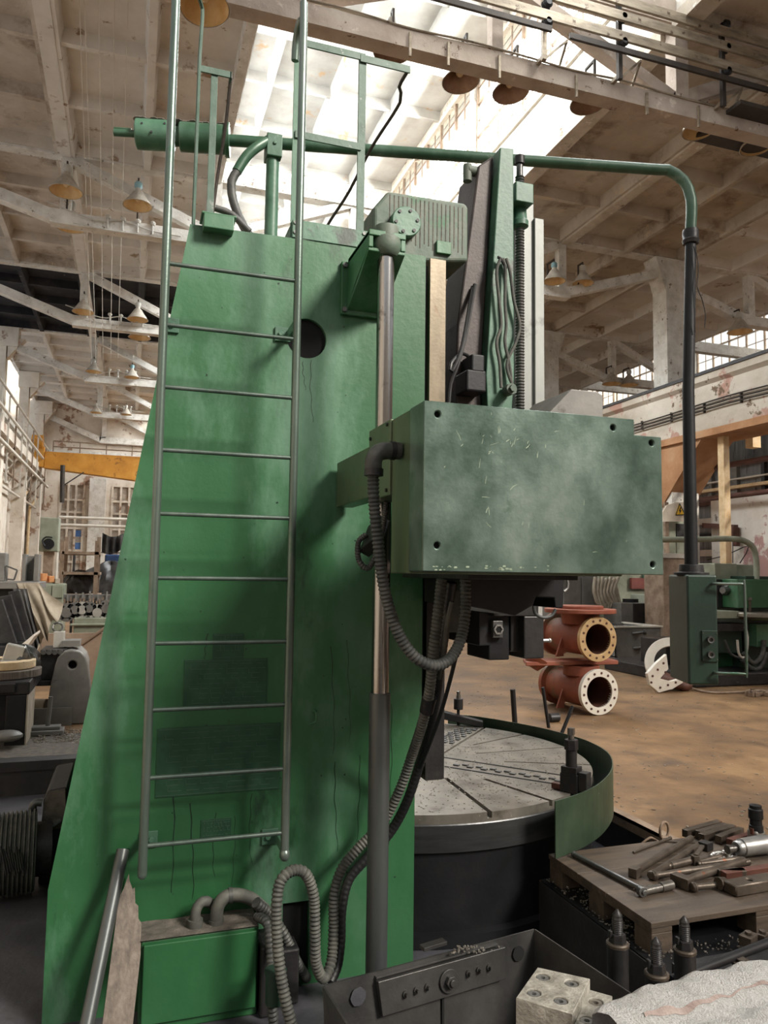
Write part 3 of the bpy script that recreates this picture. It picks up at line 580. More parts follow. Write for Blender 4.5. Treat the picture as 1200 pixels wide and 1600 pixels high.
q = MB(); c = P(585, 838, Y=2.9); q.box(c, (.05, .10, .14), .2, Matrix.Rotation(.5, 3, 'Y') @ Matrix.Rotation(-.5, 3, 'X')); q.build('limit_switch', 'dark', lathe, .004)
q = MB(); q.hose([P(604, 782, Y=2.75), P(600, 815, Y=2.8), P(590, 858, Y=2.85), P(576, 887, Y=2.88), P(561, 876, Y=2.9), P(560, 848, Y=2.9), P(572, 835, Y=2.9)], .0125, .01, 10); q.build('switch_hose', 'rubber', lathe)
# scuffs on the cover, oil drips on the cheek
rnd = random.Random(31); q = MB()
for i in range(46):
    x, y = rnd.gauss(790, 46), rnd.gauss(690, 34)
    if i % 4 == 0: x, y = rnd.uniform(690, 1010), rnd.uniform(690, 880)
    if not (672 < x < 985 and 645 < y < 880): continue
    a = P(x, y, Y=2.2047); t = rnd.gauss(1.2, .5); Ln = rnd.uniform(.006, .035); b = a+V((cos(t)*Ln, 0, sin(t)*Ln)); w = rnd.uniform(.0004, .0014); n_ = V((-sin(t), 0, cos(t)))*w
    c = (a+b)/2+n_*rnd.uniform(-2, 2); q.add([a-n_, a+n_, c+n_, c-n_, b+n_*.3, b-n_*.3], [(0, 1, 2, 3), (3, 2, 4, 5)])
for i in range(26):
    x = rnd.uniform(668, 860); a = P(x, rnd.uniform(884, 891), Y=2.2047); r = rnd.uniform(.002, .007); q.add([a+V((cos(k*1.05)*r*rnd.uniform(.5, 1.6), 0, sin(k*1.05)*r*.5)) for k in range(6)], [tuple(range(6))])
q.build('paint_scuff', 'scuff', cov)['kind'] = 'stuff'
q = MB()
for x, y0_, y1_, w in ((270, 1190, 1395, .0035), (300, 1255, 1405, .003), (252, 1215, 1245, .002), (322, 990, 1035, .003), (475, 565, 610, .002), (487, 562, 660, .0015), (335, 1270, 1370, .002), (392, 1240, 1350, .002), (520, 1010, 1180, .002), (545, 1000, 1160, .0016), (560, 1180, 1340, .002), (610, 1100, 1320, .002), (250, 620, 640, .002), (525, 1190, 1330, .0022), (365, 1275, 1390, .0016)):
    pts = [P(x+1.2*sin(k*1.3+x)+2*sin(k*.3+x), y0_+(y1_-y0_)*k/14, Y=YC-.0006) for k in range(15)]
    vs = []
    for k, p in enumerate(pts): ww = w*(.5+.5*abs(sin(k*1.9+x)))*(1-.5*k/14); vs += [p-V((ww, 0, 0)), p+V((ww, 0, 0))]
    q.add(vs, [(2*k, 2*k+1, 2*k+3, 2*k+2) for k in range(14)])
q.build('oil_drip', 'drip', column)['kind'] = 'stuff'
q = MB(); rnd = random.Random(77)
for i in range(90):
    p = V((rnd.uniform(-.1, 1.25), YC-.0005, rnd.uniform(.3, 3.2))); lim = -.253 if p.z < .508 else -.253+.445*(p.z-.508)/2.755
    if p.x < lim+.02: continue
    r = rnd.uniform(.0015, .005); q.add([p+V((cos(k*1.05)*r*rnd.uniform(.4, 1.3), 0, sin(k*1.05)*r*rnd.uniform(.4, 1.6))) for k in range(6)], [tuple(range(6))])
q.build('paint_chip', 'drip', column)['kind'] = 'stuff'
# hoses
q = MB(); q.pipe([(.868, 2.43, P(625, 705, X=.868).z), P(608, 704, Y=2.43), P(592, 707, Y=2.43), P(584, 718, Y=2.43), P(583, 742, Y=2.43)], .030, 16, .012); q.build('hose_elbow', 'rubber', lathe)
q = MB(); c = P(584, 738, Y=2.43); q.cyl(c-V((0, 0, .012)), c+V((0, 0, .012)), .033, n=16); c = P(613, 704, Y=2.43); q.cyl(c-V((.008, 0, 0)), c+V((.008, 0, 0)), .033, n=16); q.build('hose_clamp', 'dark', lathe)
big = [P(x, y, Y=YY) for x, y, YY in ((583, 738, 2.43), (584, 780, 2.43), (590, 840, 2.44), (597, 900, 2.45), (608, 950, 2.46), (625, 995, 2.46), (650, 1028, 2.46), (680, 1040, 2.47), (704, 1028, 2.5), (720, 998, 2.53), (727, 955, 2.56), (727, 900, 2.58))]
q = MB(); q.hose(big, .0215, .014, 12); q.build('corrugated_hose', 'rubber', lathe)
h1 = [P(x, y, Y=YY) for x, y, YY in ((690, 905, 2.72), (684, 960, 2.74), (677, 1020, 2.78), (671, 1080, 2.85), (660, 1130, 2.95), (642, 1185, 3.08), (624, 1235, 3.12), (598, 1285, 3.16), (560, 1325, 3.16), (534, 1358, 3.16), (522, 1400, 3.15), (521, 1450, 3.14), (518, 1500, 3.1), (506, 1528, 3.05), (494, 1505, 3.0), (492, 1450, 2.98), (490, 1400, 2.98), (478, 1366, 2.97), (458, 1360, 2.96), (438, 1378, 2.94), (432, 1420, 2.92), (434, 1480, 2.9), (440, 1530, 2.88), (450, 1580, 2.86), (462, 1625, 2.84))]
q = MB(); q.hose(h1, .0225, .015, 12); q.build('corrugated_hose', 'rubber_dust', lathe)
h2 = [P(x, y, Y=YY) for x, y, YY in ((706, 910, 2.76), (698, 960, 2.80), (690, 1020, 2.84), (681, 1090, 2.95), (671, 1140, 3.05), (655, 1195, 3.14), (636, 1252, 3.18), (610, 1300, 3.22), (572, 1342, 3.22), (545, 1375, 3.22), (534, 1420, 3.20), (532, 1470, 3.18), (527, 1508, 3.14), (516, 1535, 3.1))]
q = MB(); q.hose(h2, .0215, .02, 12, .06); q.build('corrugated_hose', 'cable', lathe)
q = MB(); q.pipe([P(x, y, Y=YY) for x, y, YY in ((722, 985, 2.6), (716, 1010, 2.65), (704, 1060, 2.75), (690, 1110, 2.85), (672, 1160, 3.0), (656, 1200, 3.1))], .0085, 8, .03); q.build('thin_cable', 'cable', lathe)
q = MB(); c = P(668, 1100, Y=2.88); q.cyl(P(671, 1090, Y=2.87), P(666, 1112, Y=2.9), .03, .028, n=14); q.build('hose_sleeve', 'dark', lathe)
# saddle, tool slide and ram ----------------------------------------------
sa = bpy.data.objects.new('saddle', None); COL.objects.link(sa); sa.parent = lathe; sa.location = V((1.9, 3.9, 2.4))-lathe.location
YF = 3.8
def Q(x, y, dy=0): return P(x, y, Y=YF+dy)
f = [Q(781.5, 230), Q(802.6, 232), Q(803.5, 590), Q(800, 640), Q(762, 640), Q(759.5, 587)]
q = MB(); q.prism([(p.x, p.z) for p in f], 'y', YF, YF+.32); q.build('tool_slide', 'green_top', sa, .006)
bk = [Q(755, 262, .16), Q(781, 233, .16), Q(762, 590, .16), Q(762, 640, .16), Q(722, 640, .16), Q(724, 540, .16), Q(738, 380, .16)]
q = MB(); q.prism([(f[0].x-.012, f[0].z-.02), (f[5].x-.002, f[5].z), (f[4].x, f[4].z-.2), (f[4].x-.17, f[4].z-.2), (f[4].x-.16, f[4].z+.5), (f[0].x-.11, f[0].z-.1)], 'y', YF+.06, YF+.34); q.build('slide_housing', 'slide', sa, .01)
q = MB(); c = Q(752, 270, .1); q.cyl(c, c+V((-.09, 0, 0)), .03, n=14); q.cyl(c+V((-.09, 0, .03)), c+V((-.09, 0, -.07)), .026, n=14); q.build('elbow_fitting', 'green_dust', sa)
q = MB(); t0 = Q(812, 252, .12); q.cyl((t0.x, YF+.12, 2.2), (t0.x, YF+.12, t0.z), .02, n=12)
zz = 2.25
pts = []
while zz < t0.z-.1: pts.append(V((t0.x, YF+.12, zz))); zz += .0045
q.sweep(pts, lambda i: (.0285, .026, .0215, .026)[i % 4], 14); q.build('lead_screw', 'steel', sa)
q = MB(); q.cyl((t0.x, YF+.12, t0.z-.02), (t0.x, YF+.12, t0.z+.03), .03, n=14); q.build('screw_end', 'dark', sa)
c0 = Q(806, 312, .05); c1_ = Q(833, 288, .05)
q = MB(); q.b2((c0.x-.01, YF+.03, Q(0, 318, .03).z if False else Q(833, 318, .03).z), (Q(834, 300, .03).x, YF+.30, Q(820, 285, .03).z)); q.build('screw_bearing', 'green_top', sa, .005)
q = MB(); q.lathe([(.0, .0), (.035, 0), (.04, -.04), (.044, -.1), (.052, -.11), (.052, -.14), (.03, -.155), (.0, -.155)], (t0.x, YF+.12, Q(820, 318, .1).z), n=20); q.build('screw_nut', 'green_top', sa)
q = MB(); r0 = Q(822, 350, .2); r1 = Q(834, 330, .2); q.b2((Q(816, 500, .16).x, YF+.16, 1.35), (Q(834.5, 500, .16).x, YF+.62, Q(834, 318, .16).z)); q.build('ram', 'ram', sa, .004)
q = MB(); q.b2((Q(836, 500, .14).x, YF+.14, 1.9), (Q(848, 500, .16).x, YF+.6, Q(848, 345, .16).z)); q.build('ram_guide', 'ram', sa, .004)
for xs in ((782, 776, 780, 783, 776, 781, 783), (786, 790, 789, 791, 789, 796, 800), (791, 797, 803, 812, 806, 792, 802)):
    q = MB(); q.pipe([P(x, y, Y=YF-.03) for x, y in zip(xs, (404, 425, 470, 508, 535, 570, 606))], .0095, 8, .02); q.build('lubrication_pipe', 'rubber_dust', sa)
q = MB(); q.sweep([P(778+13*(i/10), 420-18*sin(pi*min(1, .5+i/20)), Y=YF-.03) for i in range(11)], .0095, 8); q.build('pipe_clip', 'dark', sa)
q = MB(); c = Q(792, 611, -.02); q.cyl(c, c+V((0, -.06, 0)), .032, n=16); q.nut(c+V((0, -.06, 0)), (0, -1, 0), .02, .02); q.build('pipe_union', 'green_dust', sa)
q = MB(); q.pipe([Q(742, 445, .05), Q(728, 520, -.05), Q(715, 570, -.1), Q(704, 600, -.1), Q(700, 640, -.1)], .012, 8, .03); q.pipe([Q(738, 450, .05), Q(722, 540, -.08), Q(706, 580, -.12), Q(705, 568, -.12), Q(722, 552, -.05), Q(735, 560, 0)], .010, 8, .03); q.build('loose_cable', 'cable', sa)
q = MB(); c = Q(735, 600, .0); q.box(c, (.12, .16, .12)); q.b2((c.x-.03, c.y-.08, c.z+.05), (c.x+.05, c.y+.06, c.z+.15)); q.build('cable_block', 'black', sa, .01)
# underside of the saddle, seen below the end cover
Y2 = 2.75
def D(x, y, Y=Y2): return P(x, y, Y=Y)
q = MB(); q.prism([(p.x, p.z) for p in (D(735, 896), D(882, 896), D(880, 950), D(868, 950), D(866, 934), D(838, 932), D(833, 946), D(805, 962), D(757, 952), D(735, 948))], 'y', Y2, Y2+.5); q.build('lower_bracket', 'black', sa, .004)
q = MB(); q.b2((D(690, 900).x, 2.5, 1.735), (D(850, 900).x, 3.2, 1.757)); q.build('drip_plate', 'dark', sa, .002)
q = MB(); q.b2((D(735, 960, 3.4).x, 3.3, D(0, 1010, 3.4).z if False else D(740, 1006, 3.4).z), (D(772, 960, 3.4).x, 3.9, 1.78)); q.build('tool_slide_foot', 'black', sa, .004)
a, b = D(764, 962, 3.3), D(796, 1031, 3.3); q = MB(); q.b2((a.x, 3.3, b.z), (b.x, 3.55, a.z)); q.build('tool_head', 'black', sa, .006)
a, b = D(798, 962, 3.3), D(842, 1027, 3.3); q = MB(); q.b2((a.x+.045, 3.25, b.z), (b.x, 3.5, a.z)); q.b2((a.x, 3.3, b.z+.03), (a.x+.05, 3.5, a.z+.03)); q.build('tool_head', 'dark', sa, .006)
a, b = D(764, 962, 3.3), D(842, 950, 3.3); q = MB(); q.b2((a.x, 3.25, a.z), (b.x-.03, 3.6, b.z+.03)); q.build('tool_plate', 'dark', sa, .004)
c = D(776, 983, 3.29); q = MB(); q.b2((c.x-.026, 3.275, c.z-.04), (c.x+.026, 3.30, c.z+.04)); hx = q.build('locking_socket', 'steel', sa, .002)
q = MB()
for k in range(6): t = k*pi/3; q.bar(V((c.x+.022*cos(t), 3.27, c.z+.022*sin(t))), V((c.x+.022*cos(t+pi/3), 3.27, c.z+.022*sin(t+pi/3))), .008, .008)
q.build('star_grip', 'silver', hx); q = MB(); q.cyl((c.x, 3.277, c.z), (c.x, 3.270, c.z), .016, n=14); q.build('socket_hole', 'hole', hx)
c = D(842, 1001, 3.35); q = MB(); q.cyl(c, c+V((.06, 0, 0)), .009, n=10); q.ball(c+V((.06, 0, 0)), .012); q.build('clamp_screw', 'silver', sa)
q = MB(); q.pipe([D(834, 945, 3.1), D(836, 958, 3.1), D(848, 965, 3.1), D(862, 962, 3.1), D(868, 952, 3.1)], .008, 8, .015); q.build('coolant_hose', 'rubber', sa)
q = MB(); q.pipe([D(878, 898, 2.9), D(886, 905, 2.9), D(887, 918, 2.9), D(881, 924, 2.9)], .006, 8, .015); q.build('wire_hook', 'silver', sa)
q = MB(); q.pipe([D(706, 940, 2.7), D(700, 965, 2.72), D(693, 1010, 2.76), D(686, 1060, 2.84)], .009, 8, .03); q.b2(D(700, 960, 2.8)-V((.02, .02, .07)), D(708, 930, 2.8)+V((.02, .02, .02))); q.build('cable_clamp', 'rubber_dust', sa)
a, b = P(858, 645, Y=3.0), P(942, 613, Y=3.0)
q = MB(); q.prism([(a.x, 2.26), (b.x, 2.26), (b.x, b.z-.015), (b.x-.03, b.z), (b.x-.17, b.z), (a.x, a.z)], 'y', 3.0, 3.35); q.build('rail_end_block', 'grey', lathe, .004)
# rotary table -----------------------------------------------------------
TC, TR_, TZ = V((1.68, 4.58, 0)), 1.155, .60
tb = bpy.data.objects.new('rotary_table', None); COL.objects.link(tb); tb.parent = lathe; tb.location = V((TC.x, TC.y, .4))-lathe.location
q = MB(); q.cyl((TC.x, TC.y, .535), (TC.x, TC.y, TZ), TR_, n=160, smooth=False); top = q.build('table_top', 'table', tb)
cut = MB()
def crop(x, y): return P(620+x*.31667, 1000+y*.31667, Z=TZ)
slot_ends = [((240, 680), (490, 872)), ((430, 685), (782, 800)), ((530, 600), (930, 615)), ((390, 560), (812, 530)), ((375, 518), (612, 468)), ((228, 560), (432, 433))]
for a, b in slot_ends:
    a, b = crop(*a), crop(*b); d = (b-a).normalized(); b = b+d*.12; cut.bar(V((a.x, a.y, TZ)), V((b.x, b.y, TZ)), .026 if a.y < 4.3 else .02, .06)
ang = []
for k, (a, b) in enumerate(slot_ends): b = crop(*b); ang.append(atan2(b.y-TC.y, b.x-TC.x))
carve(top, cut)
for (a, b) in (((235, 625), (785, 712)), ((230, 580), (905, 682)), ((225, 475), (395, 437))):
    a, b = crop(*a), crop(*b); MB().bar(V((a.x, a.y, TZ+.001)), V((b.x, b.y, TZ+.001)), .014, .006).build('jaw_track_edge', 'dark', tb)
q = MB(); a, b = crop(300, 617), crop(800, 695)
for i in range(15):
    t = a+(b-a)*(i/14); d = (b-a).normalized(); n_ = V((-d.y, d.x, 0)); t = t+n_*(.016 if i % 2 else -.016); q.box((t.x, t.y, TZ+.002), (.034, .026, .012), atan2(d.y, d.x))
q.build('jaw_track_rack', 'steel', tb); q = MB(); a, b = crop(230, 505), crop(345, 442)
for i in range(9):
    t = a+(b-a)*(i/8); d = (b-a).normalized(); n_ = V((-d.y, d.x, 0))
    for s_ in (-.05, 0, .05): w = t+n_*(s_+(.012 if i % 2 else -.012)); q.box((w.x, w.y, TZ+.002), (.04, .026, .012), atan2(d.y, d.x))
q.build('jaw_track_rack', 'steel', tb)
q = MB(); q.lathe([(TR_-.01, .556), (TR_+.004, .555), (TR_+.007, .55), (TR_+.007, .425), (TR_-.02, .415), (1.0, .415)], (TC.x, TC.y, 0), n=160, smooth=False); q.build('table_rim', 'rim', tb)
q = MB(); q.cyl((TC.x, TC.y, .005), (TC.x, TC.y, .43), 1.145, n=96); q.cyl((TC.x, TC.y, .002), (TC.x, TC.y, .06), 1.2, n=96); q.build('base', 'black', tb)  # low black foot ring added so the lit floor there looks dark
q = MB(); rnd = random.Random(3)
for i in range(1500):
    t, r = rnd.uniform(-2.6, 1.4), TR_*sqrt(rnd.uniform(.02, .94)); p = V((TC.x+r*cos(t), TC.y+r*sin(t), TZ+.002)); s_ = rnd.uniform(.002, .0055)
    if p.x < 1.25: continue
    q.box(p, (s_*1.8, s_, s_*.7), rnd.uniform(0, 3))
q.build('metal_chips', 'chips', tb)['kind'] = 'stuff'
gz = .66; gp = [P(x, y, Z=gz) for x, y in ((868, 1252), (895, 1244), (920, 1234), (940, 1222), (954, 1207), (958, 1194), (954, 1180), (940, 1168), (915, 1156), (885, 1147), (850, 1138), (810, 1130), (770, 1123), (735, 1118), (700, 1116))]
gs = spline(gp, .05); q = MB(); n_ = len(gs)
for side in (0, 1):
    pass
vs = []; th = .006
for i, p in enumerate(gs):
    t = (gs[min(i+1, n_-1)]-gs[max(i-1, 0)]).normalized(); nn = V((t.y, -t.x, 0))*th
    zb = .39
    vs += [V((p.x, p.y, zb)), V((p.x, p.y, gz)), V((p.x, p.y, gz))-nn, V((p.x, p.y, zb))-nn]
fs = []
for i in range(n_-1):
    for j in range(4): fs.append((i*4+j, i*4+(j+1) % 4, (i+1)*4+(j+1) % 4, (i+1)*4+j))
fs += [(3, 2, 1, 0), tuple((n_-1)*4+j for j in range(4))]
q.add(vs, fs, False); q.build('splash_guard', 'guard', tb)

# ================================================================== CONTROL PENDANT
PD = V((P(1080, 880, Y=4.10).x, 4.10, 0)); pz0, pz1 = P(1075, 1070, Y=4.0).z, P(1073, 898, Y=4.0).z
pend = thing('control_pendant', 'dark green control box hanging on a black pole from the bent arm pipe', 'control box', (PD.x, PD.y, pz0))
ra = radians(-21); ex = V((cos(ra), sin(ra), 0)); ey = V((-sin(ra), cos(ra), 0)); cn = V((P(1073, 898, Y=4.0).x, 4.0, 0))
def L(u, v, z): return cn+ex*u+ey*v+V((0, 0, z))
MR = Matrix.Rotation(ra, 3, 'Z')
q = MB(); q.box(L(.095, .18, (pz0+pz1)/2), (.19, .36, pz1-pz0), mat=MR); bx = q.build('box', 'green_dark', pend, .012)
q = MB(); q.sweep([c3+V((0, 0, -.05)), V((PD.x+.004, PD.y, 3.0)), V((PD.x, PD.y, pz1+.02))], lambda i: (.036, .039, .043)[i], 20); q.build('pole', 'black', pend)
q = MB(); q.lathe([(0, .07), (.075, .07), (.08, .02), (.11, .018), (.11, 0), (0, 0)], (PD.x, PD.y, pz1-.002), n=24); q.build('pole_socket', 'dark', pend, .002)
q = MB(); zt, zb = P(1128, 912, Y=3.95).z, P(1128, 1050, Y=3.95).z
q.pipe([L(.16, -.0, zt), L(.17, -.03, zt), L(.3, -.04, zt), L(.335, -.04, zt), L(.345, -.04, zt-.02), L(.345, -.04, zb+.02), L(.335, -.04, zb), L(.3, -.04, zb), L(.17, -.03, zb), L(.16, 0, zb)], .009, 10, .015); q.build('grab_handle', 'tube', pend)
q = MB(); a, b = P(1090, 985, Y=3.97), P(1117, 1033, Y=3.97); q.box(L(.135, -.004, (a.z+b.z)/2), (.10, .008, a.z-b.z), mat=MR); fp = q.build('button_plate', 'green_dark', pend, .002)
for y in (999, 1022):
    z = P(1104, y, Y=3.97).z; q = MB(); q.lathe([(.012, .004), (.012, .02), (.021, .022), (.023, .0)], L(.135, -.008, z), -ey, 18); q.cyl(L(.135, -.008, z), L(.135, -.014, z), .013, n=14); q.build('push_button', 'steel', fp)
q = MB()
for u in (.093, .177):
    for y in (989, 1030): q.cyl(L(u, -.006, P(1104, y, Y=3.97).z), L(u, -.011, P(1104, y, Y=3.97).z), .004, n=8)
q.build('screw', 'steel', fp)
q = MB(); p0 = P(1084, 385, Y=4.05); q.pipe([p0, P(1089, 400, Y=4.04), P(1091, 425, Y=4.04), P(1089, 448, Y=4.04), P(1096, 465, Y=4.04), P(1102, 490, Y=4.04), P(1101, 512, Y=4.04)], .003, 6, .03)
q.pipe([p0, P(1087, 410, Y=4.04), P(1083, 450, Y=4.04), P(1085, 490, Y=4.04), P(1086, 520, Y=4.05)], .003, 6, .03); q.build('loose_wire', 'cable', pend)

# ================================================================== THINGS AT THE FOOT OF THE COLUMN
gb = thing('junction_box', 'green sheet metal junction box with a dusty lid at the foot of the column', 'electrical box', (.3, 3.0, 0))
q = MB(); q.b2((.097, 3.14, .0), (.546, 3.298, .337)); q.build('body', 'green', gb, .006)
q = MB(); q.b2((.106, 3.125, .035), (.538, 3.14, .327)); q.build('cover', 'green', gb, .004)
q = MB(); q.grid(lambda u, v: V((.095+.45*u, 3.13+.168*v, .343+.004*sin(u*17)*sin(v*13))), 24, 16); q.build('dust_layer', 'dust', gb)['kind'] = 'stuff'
for pts in (((305, 1441, 3.2), (306, 1424, 3.2), (312, 1412, 3.21), (322, 1408, 3.22), (335, 1416, 3.28)), ((338, 1441, 3.2), (340, 1418, 3.2), (350, 1403, 3.2), (366, 1398, 3.21), (392, 1404, 3.24), (420, 1428, 3.26))):
    q = MB(); q.pipe([P(x, y, Y=YY) for x, y, YY in pts], .026 if pts[0][0] > 320 else .02, 14, .012); c = P(*pts[0][:2], Y=pts[0][2]); q.cyl(c-V((0, 0, .03)), c+V((0, 0, .012)), .03, n=16); q.build('conduit_elbow', 'rubber_dust', gb)
q = MB(); c = P(360, 1399, Y=3.205); q.cyl(c-V((.008, 0, 0)), c+V((.008, 0, 0)), .030, n=14); q.build('hose_clip', 'rubber', gb)
q = MB(); q.hose([P(x, y, Y=YY) for x, y, YY in ((400, 1410, 3.17), (425, 1432, 3.2), (445, 1462, 3.2), (462, 1500, 3.22), (480, 1530, 3.28))], .022, .016, 12); q.hose([P(x, y, Y=YY) for x, y, YY in ((402, 1432, 3.18), (418, 1445, 3.1), (424, 1500, 3.05), (424, 1560, 3.0), (430, 1620, 3.0))], .02, .016, 12); q.build('conduit_hose', 'rubber', gb)
q = MB(); q.b2((.552, 3.1, 0), (.62, 3.27, .27)); q.b2((.60, 3.16, 0), (.72, 3.28, .22)); q.build('terminal_housing', 'dark', gb, .01)
q = MB(); c = P(430, 1545, Y=2.95); q.cyl(c-V((0, 0, .05)), c+V((0, 0, .06)), .036, n=14); q.cyl(c+V((0, 0, .06)), c+V((0, 0, .07)), .042, n=14); q.build('hose_gland', 'green_dark', gb)
# leaning channel and broken plank
def lean(name, b, t, w, d, label, cat, mat, jag=False, channel=False, face=(0, -1, 0)):
    b, t = V(b), V(t); ax = (t-b).normalized(); n_ = V(face); n_ = (n_-ax*n_.dot(ax)).normalized(); s_ = ax.cross(n_); q = MB(); Lh = (t-b).length
    def pt(u, v, k): return b+s_*u+n_*v+ax*k
    if channel:
        for (u0, u1, v0, v1) in ((-w/2, w/2, 0, .005), (-w/2, -w/2+.005, 0, -d), (w/2-.005, w/2, 0, -d)):
            q.add([pt(u, v, k) for k in (0, Lh) for u, v in ((u0, v0), (u1, v0), (u1, v1), (u0, v1))], [(0, 1, 2, 3), (4, 5, 6, 7), (0, 1, 5, 4), (1, 2, 6, 5), (2, 3, 7, 6), (3, 0, 4, 7)])
    else:
        tops = [(-.5, .0), (-.38, .03), (-.26, .085), (-.2, .06), (-.06, .03), (.02, .035), (.1, -.02), (.22, -.03), (.28, -.075), (.4, -.09), (.5, -.2)] if jag else [(-.5, 0), (.5, 0)]
        poly = [(-w/2, 0), (w/2, 0)]+[(-a*-1*w, Lh+z) for a, z in reversed(tops)]
        m_ = len(poly); q.add([pt(u, v, k) for v in (0, -d) for u, k in poly], [list(range(m_)), list(range(m_, 2*m_))]+[(i, (i+1) % m_, (i+1) % m_+m_, i+m_) for i in range(m_)])
    return single(name, q, mat, label, cat)
a, b = P(136, 1600, Y=2.98), P(192, 1328, Y=3.268); a = b+(a-b)*(b.z/(b.z-a.z)); d = (b-a).normalized(); q = MB(); q.cyl(a, b, .025, n=20, caps=False); q.cyl(a, b, .021, n=20, caps=False); q.add([b+(u*r) for r in (.025, .021) for u in [V((cos(k*pi/10), 0, 0))*1+d.cross(V((1, 0, 0))).normalized()*sin(k*pi/10) for k in range(20)]], [(k, (k+1) % 20, 20+(k+1) % 20, 20+k) for k in range(20)]); single('steel_pipe', q, 'tube_dark', 'grey steel pipe leaning on the green column next to the broken plank', 'pipe')
a, b = P(184, 1600, Y=3.0), P(208, 1402, Y=3.22); lean('broken_plank', b+(a-b)*(b.z/(b.z-a.z)), b, .105, .028, 'broken wooden plank with a jagged end leaning on the column', 'plank', 'plank', jag=True)
# ------------------------------------------------------------------ chip trough
tr_ = thing('chip_trough', 'dark sheet metal chip trough with a bolted strip in front of the lathe', 'trough', (1.0, 2.2, .0))
ZT = .50; T0, T1, T2, T3 = V((.600, 2.335, ZT)), V((1.412, 2.472, ZT)), V((1.50, 2.02, ZT)), V((.64, 1.95, ZT))
T1 = V((1.412, 2.40, ZT)); T0 = P(507, 1540, Z=ZT); T1 = P(835, 1452, Z=ZT); T2 = P(985, 1552, Z=ZT); T3 = P(560, 1625, Z=ZT)
B = [p+V((0, 0, -.5)) for p in (T0+V((.02, -.05, 0)), T1+V((-.05, -.08, 0)), T2+V((-.05, .03, 0)), T3+V((.04, .04, 0)))]
def sheet(a, b, c, d, th=.006):
    a, b, c, d = V(a), V(b), V(c), V(d); n_ = (b-a).cross(d-a).normalized()*th
    return MB().add([a, b, c, d, a+n_, b+n_, c+n_, d+n_], [(0, 1, 2, 3), (7, 6, 5, 4), (0, 1, 5, 4), (1, 2, 6, 5), (2, 3, 7, 6), (3, 0, 4, 7)])
bw = sheet(T0, T1, B[1], B[0]).build('back_panel', 'trough', tr_)
sheet(T1, T2, B[2], B[1]).build('side_panel', 'trough', tr_); sheet(T3, T0, B[0], B[3]).build('side_panel', 'trough', tr_)
sheet(*[p+V((0, 0, .005)) for p in B]).build('floor_panel', 'dark', tr_)
pv = (T1-T0).normalized(); pn_ = V((pv.y, -pv.x, 0)); dn = ((B[0]+B[1])/2-(T0+T1)/2).normalized(); fr = pv.cross(dn); fr = fr if fr.dot(pn_) > 0 else -fr
def onp(x, y):   # photo pixel -> point on the back panel
    d = Fw+Rt*((x-600)/FPX)+Up*((800-y)/FPX); t = (T0-EYE).dot(fr)/d.dot(fr); return EYE+d*t
a0, a1, a2, a3 = onp(585, 1530), onp(783, 1476), onp(783, 1526), onp(592, 1584)
q = MB(); q.add([p+fr*k for k in (.004, .026) for p in (a0, a1, a2, a3)], [(0, 1, 2, 3), (7, 6, 5, 4), (0, 1, 5, 4), (1, 2, 6, 5), (2, 3, 7, 6), (3, 0, 4, 7)]); st = q.build('bolted_strip', 'trough', tr_, .002)
for x, y in ((627, 1548), (644, 1542), (661, 1537), (725, 1516), (741, 1511), (757, 1507)):
    q = MB(); c = onp(x, y)+fr*.026; q.cyl(c, c+fr*.006, .011, n=14); q.cyl(c+fr*.005, c+fr*.018, .006, n=10); q.build('stud_bolt', 'trough', st)
q = MB(); c = onp(694, 1528)+fr*.026; q.cyl(c, c+fr*.008, .036, n=28); q.nut(c+fr*.008, fr, .02, .016); q.cyl(c+fr*.024, c+fr*.032, .011, n=12); q.build('washer_nut', 'trough', st, .0015)
for x, y, nm, r in ((558, 1556, 'chip_hole', .026), (808, 1489, 'hole', .024)):
    q = MB(); c = onp(x, y)+fr*.0065; n_ = 18; u = pv; w = dn
    vs = [c+(u*cos(2*pi*i/n_)+w*sin(2*pi*i/n_))*r*(1+.04*sin(i*2.3)) for i in range(n_)]; q.add(vs+[p+fr*.002 for p in vs], [list(range(n_))[::-1], list(range(n_, 2*n_))]+[(i, (i+1) % n_, (i+1) % n_+n_, i+n_) for i in range(n_)])
    q.build('ragged_hole', 'hole' if nm == 'hole' else 'pit', tr_)
q = MB(); a, b = onp(664, 1487), onp(700, 1476); q.bar(a-fr*.02+V((0, 0, .005)), b-fr*.02+V((0, 0, .005)), .03, .012); a, b = onp(585, 1526), onp(775, 1474); q.bar(a+fr*.004, b+fr*.004, .02, .006); q.build('hanging_hook', 'trough', tr_, .001)
q = MB(); rnd = random.Random(5)
for i in range(130):
    k = rnd.random(); c = (onp(672+k*48, 1556-k*12+rnd.uniform(-5, 3)) if i < 80 else onp(700+rnd.random()*80, 1487-rnd.random()*12)+fr*.01)+fr*.012; q.box(c, (.006, .004, .004), rnd.uniform(0, 3))
q.build('metal_chips', 'chips', tr_)['kind'] = 'stuff'
q = MB(); a, b = onp(690, 1553), onp(690, 1600); q.bar(a+fr*.008, b+fr*.008, .008, .004, fr); q.build('slot', 'hole', tr_)
